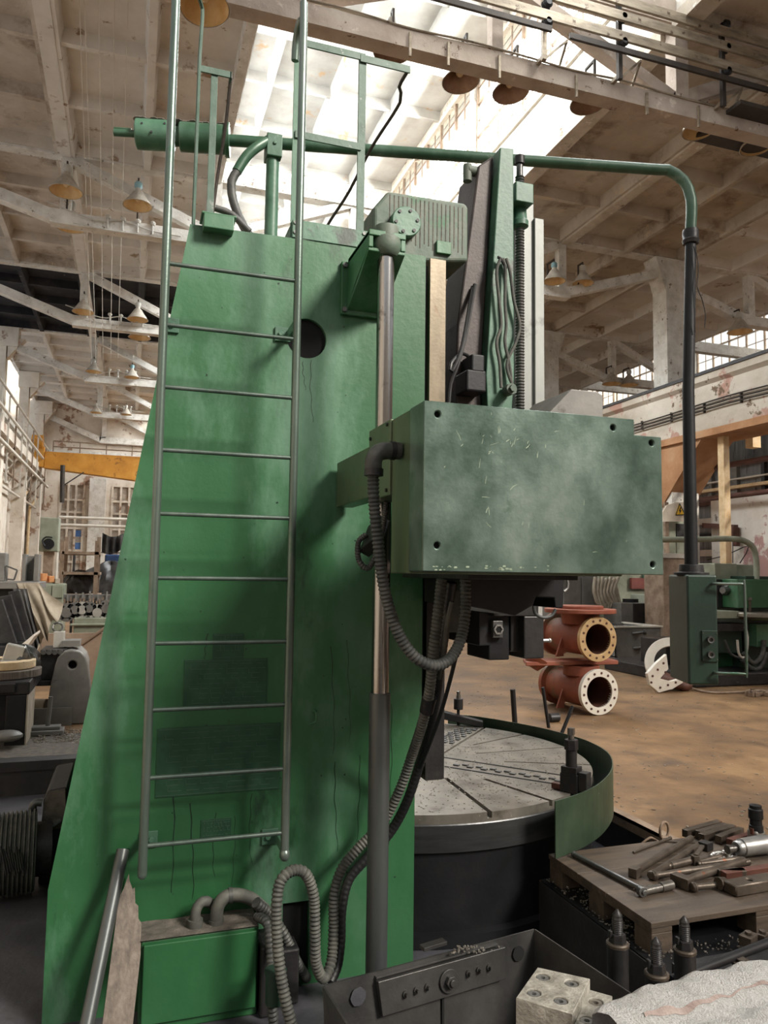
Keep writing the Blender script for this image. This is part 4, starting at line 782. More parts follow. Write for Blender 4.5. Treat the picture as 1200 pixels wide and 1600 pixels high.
# ------------------------------------------------------------------ white casting and socket block
ZC = .85
tl = [P(x, y, Z=ZC) for x, y in ((925, 1585), (960, 1563), (1000, 1548), (1050, 1533), (1100, 1520), (1150, 1510), (1200, 1499), (1290, 1486))]
q = MB(); nu, nv = 90, 16; rnd = random.Random(2)
sp = spline(tl, .004)
def cast(u, v):
    p = sp[min(len(sp)-1, int(u*(len(sp)-1)))]
    prof = [(0, 0), (.015, .012), (.05, .018), (.085, .012), (.10, -.012), (.125, -.016), (.155, -.006), (.20, -.012), (.24, -.03), (.26, -.08), (.27, -.3), (.27, -.6)]
    k = v*(len(prof)-1); i = min(len(prof)-2, int(k)); t = k-i; o, z = (prof[i][0]*(1-t)+prof[i+1][0]*t, prof[i][1]*(1-t)+prof[i+1][1]*t)
    wob = .004*sin(u*31+v*9)+.003*sin(u*67-v*23)
    return V((p.x+o*.12, p.y-o, p.z+z+wob-.012*u*0))
q.grid(cast, nu, 44)
q.grid(lambda u, v: sp[min(len(sp)-1, int(u*(len(sp)-1)))]+V((.0, .02*v, -.85*v+.004*sin(u*31))), nu, 6)
wc = thing('white_casting', 'rough white blasted casting with a reddish groove beside the socket block', 'casting', (1.2, 1.4, 0)); q.build('body', 'white_cast', wc)
q = MB()
def groove(u, v):
    k = .30+.12*u+.02*sin(u*9); a_ = cast(.12+.88*u, (k-.018*(1+.5*sin(u*14))+v*.036*(1+.6*sin(u*11)))*.75+.06); return a_+V((0, 0, .0035))
q.grid(groove, 90, 6); q.build('groove', 'groove', wc)
ZB = .80; bt = [P(x, y, Z=ZB) for x, y in ((840, 1511), (922, 1529), (895, 1584), (806, 1559))]
sb = thing('clamping_block', 'pale chip-dusted stepped block with round screw sockets at the trough', 'clamp block', (bt[3].x, bt[3].y, .4))
def blk(pts, z0, z1, name, holes, zt):
    q = MB(); q.prism([(p.x, p.y) for p in pts], 'z', z0, z1); o = q.build(name, 'white_block', sb)
    cut = MB()
    for x, y in holes: c = P(x, y, Z=z1); cut.cyl(c-V((0, 0, .015)), c+V((0, 0, .02)), .0165, n=24)
    carve(o, cut); b = o.modifiers.new('edge', 'BEVEL'); b.width = .0015; b.limit_method = 'ANGLE'; b.angle_limit = radians(50)
    for x, y in holes:
        c = P(x, y, Z=z1)-V((0, 0, .0148)); s = MB(); s.lathe([(.007, .012), (.0145, .012), (.0155, .01), (.0155, .0)], c, n=20); s.cyl(c, c+V((0, 0, .004)), .0145, n=16); s.lathe([(.0135, .0125), (.007, .0125), (.007, .004)], c, n=6, smooth=False); s.build('socket_screw', 'silver' if (x, y) != (931, 1565) else 'chips', o)
    return o
blk(bt, .45, ZB, 'upper_step', ((848, 1526), (893, 1536), (834, 1551), (876, 1563)), ZB)
b2_ = [P(x, y, Z=.775) for x, y in ((921, 1546), (957, 1556), (942, 1625), (893, 1610))]
blk(b2_, .45, .775, 'lower_step', ((931, 1565), (917, 1593)), .775)
# ------------------------------------------------------------------ levelling studs
def stud(px, py, Y, lab):
    c = P(px, py, Y=Y); r = .036; t = thing('levelling_stud', lab, 'stud bolt', (c.x, c.y, 0), 'levelling studs by the pallet'); z = c.z
    q = MB(); q.cyl((c.x, c.y, 0), (c.x, c.y, z-.006), r, n=24); q.build('sleeve', 'dark', t, .003)
    q = MB(); q.lathe([(0, .006), (r*.95, .006), (r*1.08, .002), (r*1.08, -.006), (r*.9, -.008)], (c.x, c.y, z), n=24); q.build('washer', 'tool', t)
    q = MB(); q.cyl((c.x, c.y, z+.005), (c.x, c.y, z+.034), .03, .027, n=6, smooth=False); q.b2((c.x-.032, c.y-.004, z+.02), (c.x-.022, c.y+.012, z+.045)); q.build('nut', 'dark', t, .002)
    pts = [V((c.x, c.y, z+.03+i*.003)) for i in range(18)]; q = MB(); q.sweep(pts, lambda i: .0185 if i % 2 else .0168, 16); e = pts[-1]; q.cyl(e, e+V((0, 0, .01)), .0175, .014, n=16); q.lathe([(.0165, .01), (.0165, .014), (.003, .032), (0, .033)], e, n=16); q.build('threaded_rod', 'dark', t)
stud(965, 1474, 2.30, 'tall dark levelling stud standing nearest the trough corner')
stud(1026, 1521, 2.12, 'short dark levelling stud between the two taller ones by the white casting')
stud(1070, 1484, 2.24, 'rusty-collared levelling stud under the corner of the tool pallet')
# ------------------------------------------------------------------ pallet and the tools on it
PZ = .38; pal = thing('wooden_pallet', 'oil-stained wooden pallet carrying hammers and bolts', 'pallet', (2.6, 3.0, FL))
x0, x1, y0, y1 = 2.02, 3.22, 2.62, 3.40
for (ya, yb) in ((y0, y0+.30), (y0+.304, y0+.52), (y0+.524, y1)):
    q = MB(); q.b2((x0, ya, PZ-.024), (x1, yb, PZ)); q.build('deck_board', 'wood', pal, .003)
for x in (x0+.005, x0+.53, x1-.105):
    q = MB(); q.b2((x, y0+.004, PZ-.046), (x+.10, y1-.004, PZ-.024)); q.build('stringer', 'wood', pal, .003)
    for y in (y0+.004, y0+.33, y1-.115):
        q = MB(); q.b2((x, y, FL+.0), (x+.10, y+.11, PZ-.046)); q.build('foot_block', 'wood', pal, .003)
q = MB(); q.b2((1.985, 2.2, FL), (3.3, 3.42, FL+.003)); single('pallet_shade', q, 'black', 'dark painted shade sheet under the pallet', 'shade sheet')  # dark sheet in place of the shade under the pallet
q = MB(); rnd = random.Random(9)
for i in range(420):
    x, y = (rnd.uniform(2.0, 2.12), rnd.uniform(2.6, 3.4)) if i < 260 else (rnd.uniform(2.0, 3.1), rnd.uniform(2.56, 2.66)); s_ = rnd.uniform(.002, .005); q.box((x, y, FL+.003+rnd.random()*.012), (s_*2, s_, s_), rnd.uniform(0, 3))
single('swarf_heap', q, 'chips', 'bright swarf scattered along the underside of the pallet', 'swarf', kind='stuff')
def TP(x, y, h=0.0): return P(x, y, Z=PZ+h)
def up(v, h): return V((v.x, v.y, PZ+h))
def hammer(p0, p1, hr, hl, r0, r1, label, mat='tool', cat='hammer', square=False, name='hammer', across=True):
    """p0 = head pixel, p1 = handle end pixel"""
    hr, hl, r0, r1 = hr*1.3, hl*1.3, r0*1.28, r1*1.28
    a, b = TP(*p0), TP(*p1); d = (b-a).normalized(); s_ = V((-d.y, d.x, 0)) if across else d; t = thing(name, label, cat, (a.x, a.y, PZ), 'hammers and bolts on the pallet')
    q = MB(); c = up(a, hr)
    if square: q.bar(c-s_*hl/2, c+s_*hl/2, hr*1.9, hr*1.9)
    else: q.cyl(c-s_*hl/2, c-s_*hl*.1, hr*.8, hr, n=14); q.cyl(c-s_*hl*.1, c+s_*hl/2, hr, hr*.9, n=14)
    q.build('head', mat, t, .003)
    q = MB(); n_ = 8; q.sweep([c+(up(b, r1)-c)*(i/n_) for i in range(n_+1)], lambda i: r0+(r1-r0)*(i/n_), 10); q.build('handle', mat, t)
    return t
# breaker bar with socket
t = thing('socket_wrench', 'long bright tubular wrench with a socket lying along the pallet edge', 'wrench', up(TP(950, 1370), 0))
a, b = TP(898, 1340), TP(1000, 1394); q = MB(); q.cyl(up(a, .014), up(b, .016), .0125, n=14); q.cyl(up(a, .014)-(b-a).normalized()*.01, up(a, .014), .015, n=14); q.build('handle', 'steel', t)
c = TP(1003, 1401); e = TP(1050, 1390); dd = (e-c).normalized(); q = MB(); q.cyl(up(c, .022)-V((0, .012, 0)), up(c, .022)+V((0, .012, 0)), .022, n=16); q.cyl(up(c, .022)-V((0, .02, 0)), up(c, .022)-V((0, .012, 0)), .010, n=12); q.build('pivot_head', 'steel', t, .002)
q = MB(); q.cyl(up(c, .02), up(c+(e-c)*.66, .02), .0165, n=16); q.cyl(up(c+(e-c)*.62, .021), up(e, .021), .0205, n=20); q.build('socket', 'tool_bright', t, .002)
hammer((992, 1370), (1080, 1314), .017, .04, .013, .012, 'hammer whose handle slants up over the pallet to a loop', square=True, across=False)
hammer((1019, 1374), (1098, 1322), .016, .03, .012, .013, 'hammer lying under the slanting handle, head at the wrench', across=False)
hammer((1022, 1376), (1170, 1352), .0165, .018, .011, .012, 'long bolt with a round head lying in the middle of the tools', name='long_bolt', cat='bolt', across=False)
hammer((1066, 1386), (1162, 1352), .0195, .07, .013, .016, 'square headed sledge hammer lying across the long bolt', square=True)
hammer((1084, 1394), (1140, 1386), .0165, .018, .0105, .0105, 'short bolt with a hexagon head at the front of the tools', name='short_bolt', cat='bolt', across=False)
hammer((1048, 1358), (1082, 1350), .012, .05, .014, .014, 'stubby dark punch lying among the loose nuts', name='punch', cat='punch', across=False)
hammer((1095, 1354), (1155, 1346), .010, .03, .009, .010, 'slim rod lying behind the long bolt', name='rod', cat='rod', across=False)
hammer((1092, 1350), (1146, 1338), .009, .02, .006, .011, 'thin tapered file lying beside the pale gravel heap', name='file', cat='file', across=False)
hammer((990, 1334), (1048, 1312), .005, .004, .004, .007, 'thin tapered drift lying behind the slanting hammer', name='drift', cat='drift', across=False)
# clamp with hole
t = thing('step_clamp', 'big forged clamp with an oval hole at the pallet front', 'clamp', up(TP(1160, 1390), 0))
a, b = TP(1140, 1398), TP(1215, 1384); d = (b-a).normalized(); s_ = V((-d.y, d.x, 0))
q = MB(); q.bar(up(a, .025), up(b, .025), .075, .048); o = q.build('body', 'tool', t); c = a+(b-a)*.42
cut = MB(); cut.cyl(up(c, -.02), up(c, .08), .015, n=18); carve(o, cut); bb = o.modifiers.new('edge', 'BEVEL'); bb.width = .006; bb.limit_method = 'ANGLE'; bb.angle_limit = radians(50)
q = MB(); c = TP(1128, 1390); q.cyl(up(c, .028)-d*.02, up(c, .028)+d*.02, .030, .024, n=8, smooth=False); q.build('end_knob', 'tool', t, .003)
q = MB(); a, b = TP(1130, 1374), TP(1215, 1362); q.bar(up(a, .02), up(b, .02), .04, .03); single('red_bar', q, 'rust_red', 'reddish flat bar lying behind the forged clamp', 'metal bar', bevel=.003)
q = MB(); a, b = TP(1124, 1372), TP(1165, 1372); q.prism([(a.x, a.y), (b.x, b.y-.01), (b.x+.02, b.y+.03), (a.x+.01, a.y+.05)], 'z', PZ, PZ+.035); single('wedge', q, 'tool', 'brown steel wedge between the forged clamp and the sledge hammer', 'wedge', bevel=.004)
for i, (p0, p1, lab, mt) in enumerate((((1070, 1309), (1112, 1297), 'oily tool bar first in the fanned row at the back of the pallet', 'tool'), ((1090, 1311), (1125, 1301), 'oily tool bar second in the fanned row at the back of the pallet', 'tool'), ((1096, 1316), (1135, 1304), 'oily tool bar third in the fanned row at the back of the pallet', 'tool'), ((1122, 1319), (1150, 1308), 'dusty tool bar fourth in the fanned row at the back of the pallet', 'tool'), ((1140, 1324), (1168, 1315), 'red-faced tool bar ending the fanned row at the back of the pallet', 'rust_red'))):
    a, b = TP(*p0), TP(*p1); q = MB(); q.bar(up(a, .022), up(b+(b-a)*.3, .022), .036, .04); single('tool_bar', q, mt, lab, 'tool bar', 'tool bars fanned out on the pallet', bevel=.003)
q = MB(); a = TP(1103, 1328); q.box(up(a, .02), (.055, .05, .04), .3); single('steel_cube', q, 'dark', 'small dark steel block in front of the fanned tool bars', 'metal block', bevel=.003)
q = MB(); a = TP(1062, 1318); q.prism([(a.x-.06, a.y+.03), (a.x+.03, a.y+.04), (a.x+.1, a.y-.0), (a.x+.08, a.y-.03), (a.x+.02, a.y-.01)], 'z', PZ, PZ+.008); single('flat_plate', q, 'tool', 'thin rusty plate under the upper end of the slanting hammer', 'metal plate')
q = MB(); a, b = TP(1072, 1348), TP(1088, 1328); q.bar(up(a, .008), up(b, .008), .015, .012); single('bent_spanner', q, 'tool_bright', 'bright spanner arm beside the loose nuts', 'spanner', bevel=.002)
q = MB(); a = TP(1088, 1352); q.b2(up(a, 0)-V((.02, .01, 0)), up(a, .045)+V((.012, .012, 0))); b = TP(1098, 1338); q.bar(up(a, .045), up(b, .05), .02, .012); single('angle_bracket', q, 'tool', 'small bent bracket standing among the tools before the gravel heap', 'bracket', bevel=.002)
rnd = random.Random(4)
for i in range(9):
    c = TP(1056+rnd.random()*32, 1338+rnd.random()*14); q = MB(); q.cyl(up(c, .001), up(c, .016), .013, n=6, smooth=False); q.cyl(up(c, .014), up(c, .018), .007, n=10); single('loose_nut', q, 'tool_bright', 'loose hexagon nut in the cluster beside the hammers', 'nut', 'loose nuts on the pallet')
q = MB(); c = TP(1131, 1340)
for i in range(90):
    t_, r = rnd.uniform(0, 6.3), .05*sqrt(rnd.random()); q.ball(up(c, .006+.028*(1-r/.05)*rnd.random())+V((r*cos(t_)*1.2, r*sin(t_), 0)), rnd.uniform(.006, .01), (1, 1.2, .8), 6)
single('gravel_heap', q, 'hubwhite', 'pale heap of small chippings beside the air wrench', 'gravel', kind='stuff')
# air wrench
t = thing('impact_wrench', 'silver air wrench lying at the pallet edge beside the chippings', 'power tool', up(TP(1175, 1345), 0))
a, b = TP(1150, 1342), TP(1230, 1330); d = (b-a).normalized(); h_ = .05
q = MB(); q.cyl(up(a, h_)-d*.04, up(a, h_), .018, n=14); q.cyl(up(a, h_)-d*.055, up(a, h_)-d*.03, .022, n=12); q.build('drive_spindle', 'tool_bright', t, .002)
q = MB(); q.lathe([(.0, 0), (.03, 0), (.036, .01), (.036, .03), (.042, .034), (.044, .12), (.046, .2), (0, .2)], up(a, h_), d, 24); q.build('body', 'silver', t)
c = TP(1182, 1322); q = MB(); q.lathe([(.0, 0), (.036, .0), (.034, .03), (.030, .032), (.030, .06), (.036, .065), (.036, .11), (.03, .115), (.03, .13), (0, .135)], up(c, .075), n=20); q.build('motor_cap', 'black', t)
q = MB(); q.box(up(c, .06), (.07, .06, .05), .1); q.build('housing', 'silver', t, .01); q = MB(); q.box(up(c, .08)+V((-.037, -.01, 0)), (.006, .02, .03)); q.build('trigger', 'rust_red', t)
# long dark bar and clamps lying between the studs and the casting
q = MB(); q.cyl(P(1048, 1532, Z=.36), P(1230, 1462, Z=.36), .017, n=14); q.cyl(P(1060, 1528, Z=.34)-V((0, 0, .0)), P(1060, 1528, Z=.0), .02, n=10); single('long_bar', q, 'black', 'long black round bar propped between the studs and the white casting', 'metal bar')
t = thing('bar_stand', 'dark flat stand carrying clamps behind the long black bar', 'stand', P(1150, 1480, Z=.25))
q = MB(); a = P(1095, 1490, Z=.3); q.b2((2.0, 2.25, FL), (2.9, 2.48, .30)); q.build('top', 'dark', t, .004)
for (x, y, w, lab) in ((1170, 1476, .05, 'small dusty clamp block on the dark stand beside the bar'), (1192, 1474, .035, 'little dusty clamp block at the frame edge on the dark stand')):
    q = MB(); c = P(x, y, Z=.30); q.box(c+V((0, 0, .02)), (w*1.4, w, .04), .4); q.cyl(c+V((0, 0, .04)), c+V((0, 0, .052)), .015, n=6, smooth=False); single('clamp_block', q, 'tool', lab, 'clamp block', bevel=.003)
q = MB(); c = P(1158, 1506, Z=.34); q.cyl(c-V((0, 0, .34)), c, .03, n=16); q.cyl(c, c+V((0, 0, .01)), .036, n=18); q.cyl(c+V((0, 0, .01)), c+V((0, 0, .02)), .02, n=6, smooth=False); single('round_stop', q, 'tool', 'dusty round stop with a rim standing behind the white casting', 'machine stop')
# lifting ring and angle at the pit edge
t = thing('lifting_eye', 'rusty lifting ring standing at the pit edge behind the pallet', 'lifting ring', P(1037, 1310, Z=FL+.012))
q = MB(); c = P(1038, 1298, Z=FL+.06); R_ = .038; q.sweep([c+V((R_*cos(2*pi*i/24), R_*.3*cos(2*pi*i/24), R_*sin(2*pi*i/24)*1.25)) for i in range(25)], .008, 10, False); q.build('ring', 'rust', t); q = MB(); q.cyl(c-V((0, 0, .05)), c-V((0, 0, .035)), .02, n=12); q.build('foot', 'rust', t)
q = MB(); q.pipe([P(1003, 1318, Z=FL+.02), P(1015, 1309, Z=FL+.05), P(1024, 1312, Z=FL+.02), P(1030, 1316, Z=FL+.02)], .006, 8, .02); single('bent_wire', q, 'rust', 'thin bent wire lying by the lifting ring', 'wire')

# ================================================================== THINGS ON THE ROTARY TABLE
c = P(893, 1237, Z=TZ); t = thing('chuck_jaw', 'dark chuck jaw block with a tall bolt near the table rim', 'chuck jaw', (c.x, c.y, TZ))
q = MB(); rz = atan2(c.y-TC.y, c.x-TC.x); q.box((c.x, c.y, TZ+.05), (.10, .075, .10), rz); q.box((c.x, c.y, TZ+.115), (.09, .075, .04), rz); q.build('block', 'dark', t, .004)
q = MB(); q.box(V((c.x, c.y, TZ+.065))+V((cos(rz), sin(rz), 0))*.075, (.05, .06, .10), rz); q.build('back_block', 'dark', t, .004)
q = MB(); q.box(V((c.x, c.y, TZ+.017))-V((cos(rz), sin(rz), 0))*.085, (.05, .035, .03), rz); q.build('end_tab', 'rust_red', t, .002)
q = MB(); q.cyl((c.x, c.y, TZ+.13), (c.x, c.y, TZ+.25), .03, n=18); q.cyl((c.x, c.y, TZ+.22), (c.x, c.y, TZ+.275), .037, n=6, smooth=False); q.build('nut', 'dark', t, .002)
q = MB(); q.cyl((c.x, c.y, TZ+.27), (c.x, c.y, TZ+.31), .016, n=12); q.cyl((c.x, c.y, TZ+.30), (c.x, c.y, TZ+.335), .02, n=6, smooth=False); q.build('bolt', 'tool_bright', t)
c = P(716, 1133, Z=TZ); t = thing('strap_clamp', 'dark strap clamp with a bright-topped bolt at the back of the table', 'clamp', (c.x, c.y, TZ))
q = MB(); q.cyl((c.x, c.y, TZ), (c.x, c.y, TZ+.15), .012, n=10); q.cyl((c.x, c.y, TZ+.12), (c.x, c.y, TZ+.2), .036, n=18); q.build('bolt', 'dark', t, .002)
q = MB(); q.lathe([(0, .06), (.016, .055), (.014, .03), (.018, .02), (.018, 0)], (c.x, c.y, TZ+.2), n=14); q.build('bolt_head', 'tool_bright', t)
a = c+V((-.17, .06, 0)); b = c+V((.16, -.10, 0)); q = MB(); d = (b-a).normalized(); n_ = V((-d.y, d.x, 0))*.045
q.add([a+n_+V((0, 0, .12)), a-n_+V((0, 0, .12)), b-n_*.8+V((0, 0, .04)), b+n_*.8+V((0, 0, .04)), a+n_+V((0, 0, .06)), a-n_+V((0, 0, .06)), b-n_*.8, b+n_*.8], [(0, 1, 2, 3), (7, 6, 5, 4), (0, 1, 5, 4), (1, 2, 6, 5), (2, 3, 7, 6), (3, 0, 4, 7)]); q.build('strap', 'dark', t, .003)
q = MB(); q.b2(a-V((.03, .03, 0)), a+V((.03, .03, .07))); q.build('packing', 'tool', t)
def rod(x0, y0, x1, y1, Y, r, lab, extra=None, base=None):
    a, b = P(x0, y0, Y=Y), P(x1, y1, Y=Y); b2 = V((a.x+(b.x-a.x)*1.0, Y, b.z)); q = MB(); g = b+(b-a).normalized()*max(0, (b.z-FL)/max(.05, -(b-a).normalized().z)); q.cyl(a, g, r, n=12)
    t = thing('round_bar', lab, 'metal bar', (g.x, g.y, FL), 'bars standing behind the table guard'); q.build('bar', 'black', t, .002)
    if base: q = MB(); c = V((base[0], 0, 0)); c = P(*base, Z=FL); q.cyl(c+V((-.06, 0, .045)), c+V((.05, .0, .045)), .045, n=16); q.build('weighted_base', 'dark', t, .004)
rod(801, 1077, 804, 1123, 6.75, .026, 'thick black bar standing upright behind the table guard')
rod(848, 1074, 856, 1128, 6.72, .017, 'thin bar with a round weight standing behind the table guard', base=(866, 1128))
rod(895, 1103, 880, 1140, 5.95, .016, 'tilted bar leaning beside the outer side of the table guard')

# ================================================================== RED PIPE FITTINGS
def fitting(c, ax, r, Lp, label, mflange, hole_r, yaw_flat=0):
    ax = V(ax).normalized(); u = V((0, 0, 1)).cross(ax).normalized(); t = thing('pipe_fitting', label, 'pipe fitting', (c.x, c.y, c.z-r), 'red pipe castings stacked on the floor')
    q = MB(); q.cyl(c, c-ax*Lp, r*.80, n=40, caps=False); q.lathe([(r*.80, -.0), (r*.80, -.05), (r*.7, -Lp*.5)], c, ax, 40); q.build('body', 'red', t)
    q = MB(); q.lathe([(hole_r, -.05), (hole_r, .0), (r, .0), (r, -.05), (r*.8, -.055)], c, ax, 48); f = q.build('flange', mflange, t, .003)
    q = MB(); q.lathe([(hole_r, -.02), (hole_r*.98, -.5), (.01, -.5)], c, ax, 40); q.build('bore', 'bore', t)
    w = ax.cross(u); q = MB()
    for k in range(14): a = 2*pi*k/14+.1; p = c+(u*cos(a)+w*sin(a))*(r+hole_r)*.5; MB().cyl(p, p+ax*.004, .014, n=8).build('bolt_hole', 'bore', f)
    # rear flange, ribs, side branch flange lying flat
    q = MB(); e = c-ax*Lp; q.lathe([(.01, 0), (r*1.02, 0), (r*1.02, .06), (r*.8, .07)], e, ax, 40); q.build('rear_flange', 'red', t, .004)
    for s_, k in ((1, .35), (1, .75), (-1, .5)):
        q = MB(); p = c-ax*Lp*k; a = p+u*s_*r*.72; q.add([a-V((0, 0, r*.9))+w_ for w_ in (ax*.012, -ax*.012)]+[a+u*s_*r*.42-V((0, 0, r*.92))+w_ for w_ in (ax*.012, -ax*.012)]+[a+V((0, 0, r*.15))+w_ for w_ in (ax*.012, -ax*.012)], [(0, 2, 4), (1, 5, 3), (0, 1, 3, 2), (2, 3, 5, 4), (4, 5, 1, 0)]); q.build('rib', 'red', t)
    return t, u, w
for cx, cy, Yv, lab, mfl, hr in ((937, 1077, 7.15, 'lower red pipe casting resting on the floor, its flange facing out', 'flange_white', .165), (935, 1007, 7.2, 'upper red pipe casting lying on top of the other one', 'flange', .165)):
    c = P(cx, cy, Y=Yv); ax = V((.05, -1, 0)); r = .245
    if 'lower' in lab: c = V((c.x, c.y, FL+r+.005))
    else: c = V((c.x, c.y, FL+r*3+.08))
    t, u, w = fitting(c, ax, r, .82, lab, mfl, hr)
    axn = ax.normalized(); m_ = c-axn*.33
    q = MB()
    if 'upper' in lab:
        q.cyl(m_+V((0, 0, r*.6)), m_+V((0, 0, r+.03)), .2, .22, n=32); q.cyl(m_+V((0, 0, r+.03)), m_+V((0, 0, r+.075)), .40, n=40); q.cyl(m_+V((0, 0, r+.075)), m_+V((0, 0, r+.11)), .26, n=32); q.build('top_flange', 'red', t, .006)
        q = MB(); q.prism([(m_.x-.75, m_.y-.10), (m_.x+.38, m_.y-.18), (m_.x+.45, m_.y+.1), (m_.x-.6, m_.y+.24)], 'z', FL+.515, FL+.56); q.cyl(m_+V((-.55, 0, -.21)), m_+V((-.62, .02, -.33)), .15, .08, n=20); q.build('foot_flange', 'red', t, .008)
    else:
        q.cyl(m_+V((0, 0, r*.6)), m_+V((0, 0, r+.012)), .2, n=28); q.build('neck', 'red', t, .006)
# fallen white-flanged casting
c = P(1042, 1082, Z=FL); t = thing('flanged_casting', 'broken reddish casting with drilled white flanges lying under the hanging control box', 'casting', c)
def Fp(x, y): return P(x, y, Y=c.y)
q = MB(); cc = P(1050, 1038, Y=c.y+.25); q.lathe([(.24, 0), (.36, 0), (.36, .05), (.24, .05), (.24, 0)], cc, (-.45, -.85, .3), 40); q.build('ring_flange', 'flange_white', t, .004)
q = MB(); poly = [Fp(1010, 1052), Fp(1024, 1036), Fp(1040, 1022), Fp(1043, 1045), Fp(1030, 1060), Fp(1046, 1064), Fp(1062, 1060), Fp(1066, 1066), Fp(1050, 1076), Fp(1028, 1082), Fp(1014, 1070)]
q.prism([(p.x, p.z) for p in poly], 'y', c.y-.02, c.y+.03); fl_ = q.build('cut_flange', 'flange_white', t, .004)
for x, y in ((1018, 1056), (1016, 1066), (1026, 1046), (1035, 1036), (1030, 1074), (1042, 1070), (1054, 1066), (1038, 1050)): p = Fp(x, y); MB().cyl((p.x, c.y-.026, p.z), (p.x, c.y-.019, p.z), .016, n=10).build('bolt_hole', 'bore', fl_)
q = MB(); a, b = P(1030, 1060, Y=c.y+.15), P(1070, 1072, Y=c.y+.05); q.cyl(a, b, .12, .06, n=18); q.ball(b, .075, (1.5, 1, .9), 14); q.build('body', 'bore', t)
q = MB(); q.pipe([P(968, 1038, Z=FL+.02), P(985, 1042, Z=FL+.02), P(1000, 1052, Z=FL+.02), P(1012, 1058, Z=FL+.02)], .016, 8, .1); single('floor_cable', q, 'rail_dark', 'dark cable curving over the floor from the red castings', 'cable')
q = MB(); q.pipe([P(1075, 1074, Z=FL+.02), P(1110, 1082, Z=FL+.02), P(1160, 1081, Z=FL+.02), P(1230, 1079, Z=FL+.02)], .014, 8, .1); single('floor_hose', q, 'rust', 'thin hose running along the floor below the control box', 'hose')
q = MB(); rnd = random.Random(8)
for i in range(26):
    p = P(1166+rnd.random()*40, 1084+rnd.random()*5, Z=FL); q.box(p+V((0, 0, .03)), (.08, .05, .05), rnd.uniform(0, 3))
single('scrap_heap', q, 'rust', 'small heap of scrap on the floor at the end of the hose', 'scrap', kind='stuff')
q = MB(); rnd = random.Random(12)
for i in range(1400):
    y = 3.0+9*rnd.random()**1.3; x = 3.1+rnd.random()*(y*.95) if rnd.random() < .8 else rnd.uniform(-2, .2)
    if x > 12 or (x < 3.05 and y < 6.8): continue
    s_ = rnd.uniform(.003, .012); q.box((x, y, FL+.003), (s_*2.2, s_, .004), rnd.uniform(0, 3))
single('floor_swarf', q, 'chips', 'bright swarf and crumbs scattered over the brown workshop floor', 'swarf', kind='stuff')

# ================================================================== MACHINES ON THE RIGHT
def slab_box(nm, x0, y0, x1, y1, Y, d, mat, parent, bev=.01):
    a, b = P(x0, y0, Y=Y), P(x1, y1, Y=Y); q = MB(); q.b2((a.x, Y, min(a.z, b.z)), (b.x, Y+d, max(a.z, b.z))); return q.build(nm, mat, parent, bev)
GY = 8.7
gm = thing('boring_machine', 'green machine tool with a round work table behind the hanging control box', 'machine tool', (7.9, 9.2, FL))
def gbx(nm, x0, y0, x1, y1, Y, d, mat, bev=.01): return slab_box(nm, x0, y0, x1, y1, Y, d, mat, gm, bev)
a = P(1078, 1075, Y=GY); b = P(1240, 1050, Y=GY); q = MB(); q.b2((a.x, GY-.1, FL), (b.x+.4, GY+2.0, P(1100, 1052, Y=GY).z)); q.build('base', 'dark', gm, .02)
gbx('column', 1165, 900, 1260, 1050, GY+.3, 1.2, 'green_dark'); gbx('upper_column', 1152, 905, 1260, 950, GY+.2, 1.0, 'green')
q = MB(); p = P(1156, 920, Y=GY+.4); q.cyl((p.x, GY+.45, p.z-.25), (p.x, GY+.45, p.z+.05), .16, n=24); q.build('side_barrel', 'green', gm)
gbx('headstock', 1117, 880, 1152, 908, GY+.6, .5, 'greygreen'); gbx('headstock_side', 1150, 882, 1178, 908, GY+.9, .3, 'greygreen')
gbx('spindle_housing', 1120, 905, 1162, 950, GY+.5, .6, 'dark')
q = MB(); p = P(1134, 922, Y=GY+.5); q.cyl(p, p-V((0, .12, 0)), .10, n=20); q.cyl(p-V((0, .1, 0)), p-V((.2, .15, 0)), .05, n=16); q.build('spindle', 'steel', gm)
q = MB(); p = P(1180, 958, Y=GY+.2); q.lathe([(0, .02), (.42, .02), (.44, 0), (.44, -.04), (.36, -.07), (.2, -.1), (0, -.1)], p, n=44); q.build('round_table', 'table', gm)
q = MB(); q.lathe([(.2, .024), (.36, .026), (.37, .024), (.37, .02)], p, n=40); q.cyl(p+V((-.1, 0, .02)), p+V((-.1, 0, .2)), .022, n=10); q.cyl(p+V((-.1, 0, .19)), p+V((-.1, 0, .23)), .045, .03, n=8); q.build('table_stud', 'tool', gm)
gbx('slide_arm', 1105, 955, 1155, 966, GY+.1, .5, 'greygreen', .004); gbx('knee', 1118, 978, 1160, 1020, GY+.3, .6, 'green_dark'); gbx('gearbox', 1120, 985, 1150, 1050, GY+.6, .4, 'green'); gbx('cross_slide', 1112, 975, 1170, 986, GY+.15, .6, 'dark', .004)
gbx('pedestal', 1040, 1000, 1122, 1050, GY+.9, .6, 'dark'); 
q = MB(); p = [P(x, y, Y=GY+.3) for x, y in ((1020, 843), (1080, 843), (1140, 842), (1162, 845), (1177, 856), (1182, 880), (1182, 905))]; q.pipe(p, .043, 14, .06); q.build('swing_pipe', 'greygreen', gm)
for pts, r, mt in ((((1152, 1000), (1154, 1020), (1160, 1028), (1166, 1020), (1168, 995), (1164, 980)), .018, 'ivory'), (((1132, 1000), (1142, 1022), (1156, 1028)), .018, 'rubber'), (((1160, 1030), (1172, 1044), (1186, 1044), (1198, 1020)), .04, 'rubber'), (((1162, 1020), (1176, 1036), (1190, 1025), (1194, 1000)), .035, 'rubber_dust')):
    q = MB(); q.pipe([P(x, y, Y=GY+.05) for x, y in pts], r, 10, .06); q.build('hose', mt, gm)
